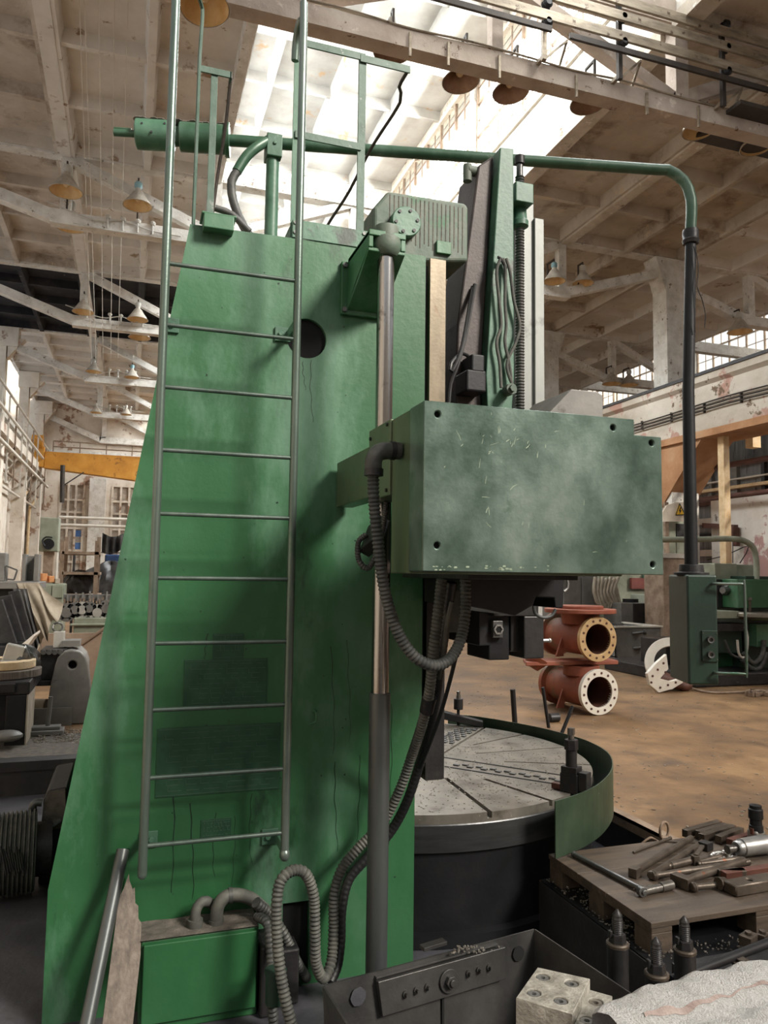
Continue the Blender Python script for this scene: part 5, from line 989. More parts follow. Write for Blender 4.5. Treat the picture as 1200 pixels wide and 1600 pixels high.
gbx('control_face', 1182, 975, 1240, 1010, GY+.1, .2, 'green')
# open steel bin and crates behind the castings
t = thing('steel_bin', 'grey open steel bin on the floor behind the red castings', 'steel bin', P(992, 1030, Z=FL))
BY = P(992, 1032, Z=FL).y
a, b = P(962, 980, Y=BY), P(1026, 1028, Y=BY); q = MB(); q.b2((a.x, BY, FL+.06), (b.x+.1, BY+.03, a.z)); q.b2((a.x, BY, FL+.06), (a.x+.03, BY+1.1, a.z)); q.b2((b.x+.07, BY, FL+.06), (b.x+.1, BY+1.1, a.z)); q.b2((a.x, BY+1.07, FL+.06), (b.x+.1, BY+1.1, a.z)); q.b2((a.x, BY, FL), (b.x+.1, BY+1.1, FL+.08)); q.build('shell', 'grey', t)
q = MB(); q.b2((a.x-.03, BY-.03, a.z-.01), (b.x+.13, BY+.04, a.z+.02)); q.b2((a.x-.03, BY, a.z-.01), (a.x+.04, BY+1.12, a.z+.02)); q.b2((b.x+.06, BY, a.z-.01), (b.x+.13, BY+1.12, a.z+.02)); q.build('rim', 'flange_white', t)
q = MB()
for x, y in ((988, 990), (990, 1013)): p = P(x, y, Y=BY); q.cyl(p, p+V((.16, -.1, .03)), .03, n=10); q.cyl(p+V((.16, -.1, .03)), p+V((.2, -.12, .035)), .05, n=10)
q.build('lifting_pin', 'steel', t)
def simple_box(nm, x0, y0, x1, y1, Y, d, mat, lab, cat, extra=None, bev=.02, g=None):
    a, b = P(x0, y0, Y=Y), P(x1, y1, Y=Y); t = thing(nm, lab, cat, ((a.x+b.x)/2, Y, FL), g); q = MB(); q.b2((a.x, Y, FL), (b.x, Y+d, a.z)); q.build('body', mat, t, bev); 
    if extra:
        for pn2, u0, v0, u1, v1, mt in extra:
            A, B_ = a+(b-a)*0, b; x_0, x_1 = a.x+(b.x-a.x)*u0, a.x+(b.x-a.x)*u1; z_0, z_1 = a.z+(b.z-a.z)*v0, a.z+(b.z-a.z)*v1
            q = MB(); q.b2((x_0, Y-.03, min(z_0, z_1)), (x_1, Y+.005, max(z_0, z_1))); q.build(pn2, mt, t, .004)
    return t
simple_box('steel_cabinet', 878, 898, 935, 1030, 13.6, .8, 'grey', 'tall grey cabinet far behind the red castings', 'cabinet', (('door', .03, .03, .5, .97, 'grey'), ('door', .53, .03, .97, .97, 'grey')))
t = simple_box('oil_tank', 970, 942, 1008, 985, 13.05, .6, 'grey', 'dark grey tank with a filler cap standing behind the steel bin', 'tank', (('end_plate', .5, .02, .98, .98, 'dark'),))
q = MB(); p = P(985, 938, Y=13.3); q.cyl(p-V((0, 0, .06)), p+V((0, 0, .03)), .16, n=18); q.build('filler_cap', 'black', t)
simple_box('grinding_machine', 1022, 930, 1046, 1040, 13.2, .8, 'greygreen', 'grey green machine half hidden behind the hanging control box', 'machine tool', (('table', -.2, .15, 1.1, .28, 'ivory'), ('drive_cover', .1, .4, .8, .6, 'grey')))
simple_box('wall_cabinet', 1040, 812, 1072, 868, 14.6, .5, 'greygreen', 'grey green electrical cabinet beside the tan post', 'cabinet', (('door', .05, .03, .45, .97, 'greygreen'), ('switch_panel', .5, .1, .95, .5, 'dark'), ('door', .5, .55, .95, .95, 'greygreen')))
simple_box('work_bench', 1036, 868, 1080, 930, 12.4, .6, 'rust', 'low rusty bench standing by the tan post', 'bench', (('worktop', -.1, -.06, 1.1, .06, 'ivory'),))
q = MB()
for k in range(7): q.pipe([P(930+k*6, 902+2*(k % 2), Y=13.4), P(928+k*5, 925, Y=13.35), P(938+k*5, 948+6*sin(k), Y=13.35), P(950+k*2, 915, Y=13.4)], .035, 8, .12)
single('hose_coil', q, 'canvas', 'coil of pale hoses hung beside the tall grey cabinet', 'hose')
q = MB(); q.b2(P(935, 895, Y=14.5), P(1020, 1030, Y=14.55)); single('green_screen', q, 'greygreen', 'pale green screen standing behind the dark grey tank', 'screen')
t = thing('notice_board', 'red and green notice board hung on the pale screen behind the tank', 'board', P(1005, 925, Y=14.42))
q = MB(); q.b2(P(987, 903, Y=14.42), P(1006, 920, Y=14.495)); q.build('red_panel', 'redpaint', t); q = MB(); q.b2(P(1007, 897, Y=14.42), P(1020, 920, Y=14.495)); q.build('green_panel', 'green_top', t)
# warning sign on its pale board
SY = 14.3; t = thing('warning_sign', 'pale board with a yellow triangle warning sign under the concrete haunch', 'sign', P(1056, 814, Y=SY))
a = [P(x, y, Y=SY) for x, y in ((1036, 815), (1036, 800), (1042, 790), (1054, 785), (1074, 784), (1086, 790), (1086, 815))]
q = MB(); q.prism([(p.x, p.z) for p in a], 'y', SY, SY+.05); q.build('board', 'plaster', t); q = MB(); q.b2((a[0].x+.1, SY+.05, FL), (a[0].x+.2, SY+.12, a[3].z)); q.build('sign_post', 'rust', t)
a = [P(x, y, Y=SY) for x, y in ((1055, 805), (1069, 804), (1061, 787))]; q = MB(); q.prism([(p.x, p.z) for p in a], 'y', SY-.02, SY); tri = q.build('yellow_triangle', 'yellow', t)
mid = (a[0]+a[1]+a[2])/3; q = MB(); q.prism([(mid.x+.005, mid.z+.09), (mid.x+.03, mid.z+.09), (mid.x+.01, mid.z+.02), (mid.x+.04, mid.z+.02), (mid.x-.02, mid.z-.07), (mid.x-.005, mid.z-.005), (mid.x-.035, mid.z-.005)], 'y', SY-.026, SY-.02); q.build('lightning_mark', 'signblack', tri)
q = MB()
for i in range(3): q.bar(a[i]-V((0, .022, 0)), a[(i+1) % 3]-V((0, .022, 0)), .006, .02)
q.build('black_border', 'signblack', tri)
# jib hoist on the far pink wall and wall pipes
t = thing('wall_hoist', 'brown jib hoist with a hanging hook on the pink peeling wall', 'hoist', P(1140, 825, X=13.4))
q = MB(); q.bar(P(1100, 821, X=13.35), P(1150, 824, X=13.35), .12, .12); q.build('jib', 'bore', t); q = MB(); p = P(1145, 832, X=13.35); q.box(p, (.2, .22, .24)); q.box(P(1151, 848, X=13.35), (.12, .12, .16)); q.build('trolley', 'bore', t, .02)
q = MB(); q.cyl(P(1145, 838, X=13.35), P(1145, 880, X=13.35), .01, n=6); q.build('hoist_rope', 'cable', t); q = MB(); q.pipe([P(1105, 875, X=13.35), P(1135, 867, X=13.35), P(1170, 853, X=13.35), P(1156, 880, X=13.35)], .012, 6, .2); q.build('hoist_cable', 'cable', t)
for (xa, ya, xb, yb, X, r, mt, lab) in ((1040, 750, 1200, 716, 13.2, .07, 'bore', 'dark brown pipe running below the flaking girder, upper one'), (1040, 785, 1200, 768, 13.2, .06, 'bore', 'dark brown pipe running above the pink peeling wall'), (1040, 685, 1200, 668, 15.5, .07, 'tan', 'tan pipe high behind the brown pipes under the girder')):
    a, b = P(xa, ya, X=X), P(xb, yb, X=X); a.z = b.z; q = MB(); q.cyl(V((X, 24, a.z)), V((X, 9, a.z)), r, n=12); single('wall_pipe', q, mt, lab, 'pipe', 'pipes between the halls')
q = MB(); p0, p1 = P(1172, 660, X=14.5), P(1172, 700, X=14.5); q.b2((14.45, p0.y-.12, p1.z), (14.7, p0.y+.12, p0.z)); q.bar((14.5, p0.y, p1.z+.5), (14.5, p0.y-.9, p1.z+.45), .08, .08); single('hanger_post', q, 'tan', 'short tan hanger post with a side arm among the pipes under the girder', 'hanger')

# ================================================================== LAMPS
def make_lamp(c, dia, label, group, tilt=(0, 0), cap='lamp_cap', inner='lamp_in', arm_to=None, shape=0):
    """c = centre of the shade's mouth"""
    k = dia/2; t = thing('pendant_lamp', label, 'lamp', c, group); ax = V((tilt[0], tilt[1], 1)).normalized()
    if shape == 0: pr_ = [(1, 0), (.98, .06), (.86, .24), (.66, .52), (.48, .80), (.36, 1.0), (.22, 1.12), (.2, 1.3)]
    else: pr_ = [(1, 0), (1.0, .06), (.94, .26), (.84, .5), (.70, .72), (.5, .9), (.25, 1.0), (.2, 1.12)]
    q = MB(); q.lathe([(r*k, h*k) for r, h in pr_], c, ax, 30); q.lathe([(1.0*k, 0), (1.035*k, .02*k), (1.0*k, .05*k)], c, ax, 30); q.build('shade', 'lamp', t)
    q = MB(); q.lathe([(r*k*.97, h*k*.98+.004) for r, h in pr_], c, ax, 30); q.build('reflector', inner, t)
    q = MB(); top = c+ax*k*1.15; q.lathe([(0, .62*k), (.2*k, .6*k), (.27*k, .5*k), (.27*k, .22*k), (.2*k, .12*k), (.19*k, 0)], top, ax, 20); q.build('cap', cap, t)
    q = MB(); q.ball(c+ax*k*.62, .24*k, (1, 1, 1.3), 12); q.build('bulb', 'glass_bulb', t)
    if arm_to is not None:
        e = top+ax*k*.55; at_ = V(arm_to); q = MB(); z_ = e.z+.09; q.cyl(e, (e.x, e.y, z_), .014, n=8); q.bar((e.x, e.y, z_), (e.x, at_.y, z_), .03, .03); z2 = at_.z if abs(at_.z-z_) > .05 else z_-.06; q.bar((e.x, at_.y, z_+(.015 if z2 < z_ else -.015)), (e.x, at_.y, z2), .03, .03); q.build('bracket', 'rail_dark', t)
    return t
FAR = [(103, 300, 0, .60, 'lamp_cap', 'lamp hanging at the truss kink, biggest of the far row above the ladder'), (215, 322, 0, .55, 'lamp_cap_blue', 'lamp with a pale blue cap beside the ladder rail on the first far truss'),
       (130, 488, 1, .55, 'lamp_cap', 'lamp at the kink of the second far truss in front of the sooted slab'), (215, 500, 1, .55, 'lamp_cap', 'lamp next to the ladder on the second far truss in front of the sooted slab'),
       (146, 581, 2, .5, 'lamp_cap', 'lamp at the kink of the third far truss'), (206, 590, 2, .5, 'lamp_cap_blue', 'lamp with a greenish cap on the third far truss near the ladder'),
       (150, 645, 3, .46, 'lamp_cap', 'lamp at the kink of the fourth truss above the ochre crane'), (197, 648, 3, .46, 'lamp_cap', 'lamp beside the diagonal of the fourth truss above the ochre crane')]
for x, y, k, d, cp_, lab in FAR:
    Y = TR[k+1]-.42; c = P(x, y, Y=Y); make_lamp(c, d, lab, 'bell lamps along the trusses', cap=cp_, arm_to=(c.x+.1, TR[k+1]-.1, 8.3+DZ[TR[k+1]]))
for x, y, k, lab in ((110, 355, 0, 'lamp mostly hidden behind the first far truss chord, only its mouth showing'), (218, 528, 1, 'lamp mostly hidden behind the second far truss chord beside the ladder')):
    Y = TR[k+1]+.45; c = P(x, y, Y=Y); make_lamp(c, .6, lab, 'bell lamps along the trusses', arm_to=(c.x, TR[k+1]+.1, 8.3+DZ[TR[k+1]]))
for x, y, YY, d, cp_, lab in ((866, 440, 15.0, .52, 'lamp_cap_blue', 'lamp with a blue cap hung beside the steel ram'), (911, 443, 15.1, .5, 'lamp_cap', 'dusky lamp with a dark bracket next to the blue-capped one'),
                             (956, 600, 21.0, .62, 'lamp_cap', 'small dark lamp in the next hall above the green cover'), (983, 602, 21.0, .6, 'lamp_cap', 'small dark lamp in the next hall just beside its twin'), (1156, 519, 15.1, .6, 'lamp_cap', 'lamp under the sloping chord of the next hall above the crane girder')):
    c = P(x, y, Y=YY); make_lamp(c, d, lab, 'bell lamps along the trusses', cap=cp_, inner='lamp_in', arm_to=(c.x, 15.3 if YY < 18 else 21.3, 8.3+DZ[15.4 if YY < 18 else 21.4]))
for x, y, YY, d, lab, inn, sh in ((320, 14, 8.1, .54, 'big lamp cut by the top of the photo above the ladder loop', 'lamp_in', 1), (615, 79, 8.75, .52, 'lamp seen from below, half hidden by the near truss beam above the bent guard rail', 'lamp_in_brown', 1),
                                  (720, 128, 8.95, .5, 'tilted lamp with a reddish mouth below the near truss beam', 'lamp_in_brown', 0), (798, 145, 8.95, .5, 'lamp with a brown mouth next to the reddish one below the near beam', 'lamp_in_brown', 0),  # both reflectors take the same brown colour
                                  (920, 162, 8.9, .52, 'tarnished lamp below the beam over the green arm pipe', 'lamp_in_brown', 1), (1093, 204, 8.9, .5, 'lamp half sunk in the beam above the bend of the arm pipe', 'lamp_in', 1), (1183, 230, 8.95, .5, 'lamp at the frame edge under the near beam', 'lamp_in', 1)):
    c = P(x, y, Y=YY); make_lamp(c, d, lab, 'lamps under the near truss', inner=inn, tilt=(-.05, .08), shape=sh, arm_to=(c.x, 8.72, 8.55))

# ================================================================== CONDUCTOR RAILS ON THE NEAR TRUSS
CY = 8.2
for (pts, w, mt, lab) in ((((560, -60), (830, 5), (980, 62), (1140, 107), (1230, 134)), .085, 'rail', 'lowest of the three pale conductor bars over the near truss'), (((800, -40), (980, 28), (1142, 80), (1230, 108)), .085, 'rail', 'middle one of the three pale conductor bars over the near truss'), (((900, -30), (980, 8), (1130, 52), (1230, 80)), .085, 'rail', 'topmost of the three pale conductor bars over the near truss'), (((640, -15), (800, 27), (862, 48)), .05, 'rail_dark', 'thin dark bar ending in mid air over the near truss'), (((890, 50), (1000, 85), (1120, 122), (1230, 152)), .05, 'rail_dark', 'thin dark bar running below the pale conductor bars')):
    pp = [P(x, y, Y=CY) for x, y in pts]; z_ = sum(p.z for p in pp)/len(pp); q = MB(); q.b2((pp[0].x, CY-.02, z_-w/2*1.6), (pp[-1].x, CY+.02, z_+w/2*1.6)); single('conductor_bar', q, mt, lab, 'conductor bar', 'conductor bars over the near truss', bevel=.004)
def insul_post(px, py0, py1, lab, n, mt='rail_dark'):
    a, b = P(px, py0, Y=CY+.12), P(px, py1, Y=CY+.12); t = thing('insulator_post', lab, 'insulator post', (b.x, CY+.12, 8.5), 'posts holding the conductor bars'); q = MB(); q.b2((b.x-.03, CY+.09, 8.54), (b.x+.03, CY+.15, max(a.z, b.z))); q.build('post', mt, t)
    for k in range(n):
        q = MB(); z = b.z+(a.z-b.z)*(.35+.3*k); q.lathe([(0, 0), (.05, .0), (.07, .03), (.05, .06), (.07, .09), (.04, .12), (0, .12)], (b.x, CY+.1, z), (0, -1, 0), 14); q.build('insulator', 'black', t)
    q = MB(); q.bar((b.x, CY+.12, 8.55), (b.x+.35, CY+.12, 8.9), .03, .03); q.bar((b.x, CY+.1, 8.6), (b.x, 8.52, 8.6), .05, .05); q.bar((b.x+.34, CY+.12, 8.88), (b.x+.34, 8.52, 8.62), .03, .03); q.build('brace', 'rail', t)
    return t
insul_post(850, -20, 75, 'post with braces above the pair of tilted lamps', 2, 'rail'); insul_post(968, -10, 118, 'dark post carrying insulators above the tarnished lamp', 3); insul_post(1130, 40, 160, 'dark post carrying insulators near the frame edge', 3)
q = MB()
for x in (640, 700, 780, 900, 1010, 1090): p = P(x, 120, Y=8.46); q.b2((p.x-.015, 8.44, 8.24), (p.x+.015, 8.47, 8.56)); 
q.pipe([(1.5+i*.8, 8.47, 8.645+.02*sin(i*2.3)) for i in range(11)], .014, 6, .1); q.pipe([(1.5+i*.8, 8.52, 8.66+.03*sin(i*1.7+1)) for i in range(11)], .012, 6, .1)
single('truss_wiring', q, 'rail', 'dark wiring and straps running along the near truss beam', 'wiring')
q = MB(); p = P(1190, 130, Y=8.3); q.b2((p.x-.5, 8.2, 8.56), (p.x+1.2, 9.2, 8.62)); single('beam_platform', q, 'rail_dark', 'dark platform resting on the near truss beam at the frame edge', 'platform')
# hanging wires (left)
for i, (xa, xb) in enumerate(((123, 143), (131, 150), (154, 161), (179, 173), (201, 184))):
    a = P(xa, -30, Z=9.98); b = P(xb, 560, Y=20.5); q = MB(); q.cyl(a, b, .006, n=6); single('stretched_wire', q, 'ivory', ['first pale wire stretched down past the far lamps, counted from the wall', 'second pale wire stretched down past the far lamps, counted from the wall', 'third pale wire stretched down past the far lamps, in the middle', 'fourth pale wire stretched past the far lamps, crossing the drum shaft', 'fifth pale wire stretched past the far lamps, closest to the ladder'][i], 'wire', 'wires stretched past the far lamps')
for k in range(4):
    q = MB(); Y = TR[k+1]-.16; a = P((150, 158, 160, 162)[k], (330, 497, 590, 648)[k], Y=Y); rnd = random.Random(k)
    for j in range(4): x = a.x+.22+.28*j; q.cyl((x, Y, 8.4), (x, Y, 8.62), .02, n=8); q.ball((x, Y, 8.63), .06, (1, 1, .8), 8)
    q.pipe([(a.x-.9, Y, 8.75), (a.x, Y, 8.52), (a.x+.5, Y, 8.6), (a.x+1.0, Y, 8.48), (a.x+1.6, Y, 8.45)], .014, 6, .1); q.pipe([(a.x-.4, Y, 8.4), (a.x+.3, Y, 8.36), (a.x+1.4, Y, 8.4)], .01, 6, .1)
    single('truss_insulators', q, 'lamp_cap', ['row of small insulators on the first far truss chord', 'row of small insulators on the second far truss chord', 'row of small insulators on the third far truss chord', 'row of small insulators on the fourth far truss chord'][k], 'insulator row')

# ================================================================== OCHRE CRANE AND THE LEFT BACKGROUND
cr = thing('overhead_crane', 'ochre overhead crane bridge spanning the far end of the hall', 'crane', (4, 36, 6.5))
q = MB(); q.prism([(-3.75, 6.93), (12.2, 6.93), (12.2, 6.2), (11, 6.0), (1, 5.75), (-3.0, 6.12), (-3.75, 6.2)], 'y', 36, 36.5); q.build('bridge_girder', 'ochre', cr, .02)
q = MB()
for z in (7.15, 7.4): q.cyl((-3.4, 35.9, z), (12, 35.9, z), .03, n=8)
for i in range(14): q.cyl((-3.4+i*1.1, 35.9, 6.93), (-3.4+i*1.1, 35.9, 7.4), .025, n=8)
q.build('hand_rail', 'rust', cr)
q = MB(); p = P(58, 690, Y=35.9); q.cyl(p-V((.2, 0, 0)), p+V((.25, 0, 0)), .3, n=20); q.b2(p+V((-.1, 0, -1.1)), p+V((.3, .4, -.2))); q.build('drive_motor', 'ochre', cr)
q = MB(); q.cyl(P(98, 727, Y=35.8), P(97, 785, Y=35.8), .1, n=10); q.bar(P(100, 758, Y=35.8), P(131, 738, Y=35.8), .05, .05); q.build('trailing_arm', 'rail_dark', cr)
# walkway pipes and railing along the left wall
for i, (z, x, r, mt, lab) in enumerate(((7.35, -3.85, .04, 'ivory', 'top handrail pipe along the high crane walkway'), (6.6, -3.8, .05, 'ivory', 'thick pale pipe just above the crane walkway edge'), (5.6, -3.81, .06, 'ivory', 'pale pipe below the crane walkway'), (5.1, -4.2, .05, 'rust', 'rusty pipe low under the crane walkway'), (4.6, -4.3, .05, 'ivory', 'lowest pale pipe under the crane walkway'))):
    q = MB(); q.cyl((x, 12, z), (x, 38.5, z), r, n=10); single('walkway_pipe', q, mt, lab, 'pipe', 'pipes along the crane walkway')
t = thing('walkway_railing', 'pale walkway railing posts with shelves along the crane walkway', 'railing', (-3.9, 30, 6.4))
for i in range(16): q = MB(); y = 14+i*1.6; q.bar((-3.9, y, 4.5), (-3.9, y, 7.35), .05, .05); q.bar((-3.9, y, 5.9), (-4.6, y, 4.9), .05, .05); q.build('post', 'ivory' if i % 3 else 'rust', t)
for k, (x, z0, z1) in enumerate(((148, 10, 1), (162, 5, 0))): pass
for x, lab in ((30, 'pale pipe climbing the left wall at the frame edge'), (61, 'pale pipe climbing the left wall beside the electrical cabinet')):
    p = P(x, 800, X=-4.45); p.y = min(p.y, 37.8); q = MB(); q.pipe([(-4.45, p.y, FL), (-4.45, p.y, 4.3), (-4.4, p.y+.05, 4.6), (-4.2, p.y+.1, 5.0)], .06, 10, .3); single('riser_pipe', q, 'tan', lab, 'pipe', 'riser pipes on the left wall')
t = thing('pipe_barrier', 'two pale horizontal rails on posts across the far windows', 'barrier', P(140, 900, Y=33))
for y_ in (808, 820): p = P(92, y_, Y=33); q = MB(); q.cyl((p.x, 33, p.z), (p.x+8, 33, p.z), .06, n=10); q.build('rail', 'ivory', t)
p = P(92, 806, Y=33)
for k in range(3): q = MB(); q.cyl((p.x+4*k, 33, FL), (p.x+4*k, 33, p.z), .06, n=10); q.build('post', 'ivory', t)
for yy, z0, z1, mt, lab in ((23.5, 1.2, 3.2, 'grey', 'barred dark window box in the left wall by the frame edge'), (28.3, 2.0, 3.6, 'rust', 'rusty wall box between the pilasters')):
    q = MB(); q.b2((-4.9, yy, z0), (-4.7, yy+1.0, z1)); single('wall_box', q, mt, lab, 'wall box', bevel=.02)
# electrical cabinet with a round gauge
t = thing('control_cabinet', 'grey green control cabinet with a round dark fan mounted high at the far left', 'cabinet', P(77, 866, Y=20))
q = MB(); a, b = P(63, 808, Y=20), P(90, 862, Y=20); q.b2((a.x, 20, b.z), (b.x, 20.5, a.z)); q.build('housing', 'greygreen', t, .02); q = MB(); p = P(76, 850, Y=20); q.cyl(p, p-V((0, .06, 0)), .13, n=24); q.build('fan', 'black', t); q = MB(); q.pipe([P(70, 853, Y=19.9), P(66, 845, Y=19.9), P(72, 839, Y=19.9), P(82, 840, Y=19.9)], .02, 8, .1); q.build('cable', 'cable', t)
q = MB(); q.b2((a.x+.1, 20.1, FL), (b.x-.1, 20.4, b.z)); q.build('stand', 'rust', t)
# rack with shelves
t = thing('storage_rack', 'rusty open rack with cluttered shelves in front of the far windows', 'rack', P(125, 990, Y=14.5)); RYk = 14.5
for x, y0_ in ((98, 845), (152, 845)):
    q = MB(); a = P(x, y0_, Y=RYk); q.b2((a.x-.035, RYk, FL), (a.x+.035, RYk+.07, a.z)); q.b2((a.x-.035, RYk+.8, FL), (a.x+.035, RYk+.87, a.z+.1)); q.build('post', 'rust', t)
for y_ in (863, 895, 930):
    a, b = P(97, y_, Y=RYk), P(156, y_, Y=RYk); q = MB(); q.b2((a.x, RYk, a.z-.03), (b.x, RYk+.85, a.z+.02)); q.build('shelf', 'rust', t)
def blob(nm, x, y, Y, r, sq, mat, lab, cat, seed=1, rough=.2, grp=None, base=None):
    c = P(x, y, Y=Y); rnd = random.Random(seed); ph = [rnd.uniform(0, 6) for _ in range(6)]; q = MB()
    def fn(u, v):
        a, b = 2*pi*u, -pi/2+pi*v; k = 1+rough*(sin(3*a+ph[0])*cos(2*b+ph[1])+.5*sin(7*a+5*b+ph[2])+.3*sin(13*a+ph[3])*cos(b))
        return c+V((cos(a)*cos(b)*r*sq[0]*k, sin(a)*cos(b)*r*sq[1]*k, sin(b)*r*sq[2]*(1+rough*.5*sin(4*a+ph[4]))))
    q.grid(fn, 40, 20); return single(nm, q, mat, lab, cat, grp)
blob('tarpaulin_bundle', 124, 914, 14.93, .28, (1, .7, .9), 'tarp', 'black tarpaulin bundle on the middle shelf of the rusty rack', 'tarpaulin', 1)
blob('tarpaulin_bundle', 172, 915, 15.9, .5, (1, .7, .9), 'tarp', 'black tarpaulin heap at the end of the rack against the column', 'tarpaulin', 5)
q = MB(); a, b = P(160, 832, Y=16), P(192, 864, Y=16); q.grid(lambda u, v: V((a.x+(b.x-a.x)*u, 16+.05*sin(u*20), a.z+(b.z-a.z)*v*(1-.25*u)-.08*sin(pi*u))), 30, 6); q.grid(lambda u, v: V((a.x+(b.x-a.x)*u, 16.03+.05*sin(u*20), a.z+(b.z-a.z)*v*(1-.25*u)-.08*sin(pi*u))), 30, 6); q.cyl((a.x-.5, 16.02, b.z), (b.x+.6, 16.02, b.z), .012, n=6); q.cyl((a.x-.5, 16.02, FL), (a.x-.5, 16.02, b.z), .025, n=8); q.cyl((b.x+.6, 16.02, FL), (b.x+.6, 16.02, b.z), .025, n=8); single('hung_cloth', q, 'tarp', 'dark cloth hung on a line before the far window', 'cloth')
q = MB(); a, b = P(164, 866, Y=16.5), P(190, 885, Y=16.5); q.b2((a.x, 16.5, FL), (b.x, 17, a.z)); single('blue_crate', q, 'blue', 'blue crate below the hung dark cloth', 'crate', bevel=.03)
for (x, y, w, h, mt, lab) in ((66, 902, 9, 12, 'orange', 'orange carton on the green chest behind the work table'), (77, 905, 9, 10, 'orange', 'second orange carton leaning on its neighbour on the green chest'), (86, 908, 8, 8, 'canvas', 'pale carton at the end of the green chest')):
    a, b = P(x-w/2, y+h/2, Y=13.8), P(x+w/2, y-h/2, Y=13.8); q = MB(); q.box((a+b)/2+V((0, .15, 0)), (b.x-a.x, .25, b.z-a.z), .3); single('carton', q, mt, lab, 'carton', 'cartons on the green chest', bevel=.01)
simple_box('green_chest', 62, 912, 97, 985, 13.8, .6, 'greygreen', 'grey green chest under the orange cartons', 'chest', (('drawer', .05, .04, .48, .3, 'greygreen'), ('drawer', .52, .04, .95, .3, 'greygreen')))
t = thing('belt_machine', 'grey green machine with a row of hanging pulleys behind the bracket casting', 'machine tool', P(140, 1000, Y=12.4))
a, b = P(115, 965, Y=12.4), P(185, 1000, Y=12.4); q = MB(); q.b2((a.x, 12.4, FL), (b.x+.3, 13.1, a.z)); q.b2((a.x-.05, 12.35, P(115, 978, Y=12.4).z), (b.x+.3, 12.4, P(115, 974, Y=12.4).z)); q.build('bed', 'greygreen', t, .02)
q = MB(); a, b = P(99, 934, Y=12.6), P(178, 934, Y=12.6); q.b2((a.x, 12.6, a.z-.05), (b.x, 12.75, a.z+.05)); q.b2((a.x, 12.75, P(99, 966, Y=12.6).z), (b.x, 12.9, a.z)); q.build('pulley_rail', 'grey', t)
for i, (x, y, r) in enumerate(((104, 957, .14), (117, 953, .12), (128, 953, .125), (139, 951, .11), (152, 957, .125), (166, 951, .13))):
    c = P(x, y, Y=12.45); q = MB(); q.cyl(c, c+V((0, .08, 0)), r, n=24); q.cyl(c-V((0, .02, 0)), c, r*.55, n=20); pu = q.build('pulley', 'hubwhite' if i in (2, 4) else 'grey', t); q = MB()
    for k in range(6): a_ = k*pi/3; pp = c+V((cos(a_)*r*.72, -.002, sin(a_)*r*.72)); q.cyl(pp, pp-V((0, .006, 0)), r*.13, n=8)
    q.build('hub_hole', 'black', pu); q = MB(); q.bar(c+V((0, .06, r*.5)), c+V((0, .1, .26)), .025, .025); q.build('hanger', 'grey', t)
q = MB()
for i in range(16): p = P(101+i*5, 936+3*sin(i*2), Y=12.5); q.bar(p, p-V((0, 0, .07+.03*sin(i*3))), .025, .03)
q.build('clutter', 'rust', t)['kind'] = 'stuff'
q = MB(); a, b = P(58, 990, Y=11), P(180, 1100, Y=11); q.b2((a.x, 11, FL), (b.x+.6, 11.05, a.z)); single('board_fence', q, 'brown_board', 'brown board fence behind the grey bracket casting', 'fence')
q = MB(); q.cyl(P(128, 1006, Y=10.975), P(166, 980, Y=10.975), .022, n=8); q.cyl(P(132, 1003, Y=10.975), P(110, 1020, Y=10.975), .022, n=8); single('slanting_pipe', q, 'rust', 'slim rusty pipe slanting across the brown board fence', 'pipe')
# grey bracket casting
BYk = P(100, 1133, Z=FL).y; t = thing('bracket_casting', 'tall grey casting with an arched top and one round hole', 'casting', P(105, 1133, Z=FL))
pr_ = [P(x, y, Y=BYk) for x, y in ((70, 1133), (78, 1075), (86, 1040), (90, 1028), (100, 1018), (112, 1016), (125, 1018), (134, 1027), (138, 1040), (142, 1075), (141, 1133))]
q = MB(); q.prism([(p.x, max(FL, p.z)) for p in pr_], 'y', BYk, BYk+.12); o = q.build('cheek', 'grey', t); c = P(113, 1039, Y=BYk); cut = MB(); cut.cyl(c-V((0, .1, 0)), c+V((0, .3, 0)), .04, n=20); carve(o, cut); bb = o.modifiers.new('edge', 'BEVEL'); bb.width = .012; bb.segments = 2; bb.limit_method = 'ANGLE'; bb.angle_limit = radians(50)
q = MB(); q.cyl(c+V((0, .09, 0)), c+V((0, .10, 0)), .04, n=16); q.build('hole_bottom', 'hole', o)
p2 = [P(x, y, Y=BYk) for x, y in ((100, 1018), (112, 1016), (125, 1018), (134, 1027), (138, 1040))]
q = MB(); q.prism([(p.x-.02, p.z-.01) for p in pr_[3:9]]+[(pr_[8].x-.02, pr_[8].z-.6), (pr_[3].x, pr_[3].z-.6)], 'y', BYk+.12, BYk+.7); q.build('arched_back', 'grey', t, .01)
a, b = P(63, 1016, Y=BYk+.1), P(92, 1062, Y=BYk+.1); q = MB(); q.b2((a.x, BYk+.1, a.z-.03), (b.x+.05, BYk+.6, a.z)); q.b2((a.x, BYk+.12, b.z), (b.x, BYk+.15, a.z)); q.b2((a.x-.02, BYk+.05, b.z-.05), (b.x, BYk+.5, b.z)); q.build('side_arm', 'dark', t, .006)
q = MB()
for i in range(4): p = P(68+i*9, 1019, Y=BYk+.08); q.cyl(p, p-V((0, .02, 0)), .025, n=12)
q.build('bolt', 'steel', t)
t = thing('lifting_shackle', 'pale clamp block with a lifting ring on top of the grey bracket casting', 'shackle', P(92, 1013, Y=BYk+.3))
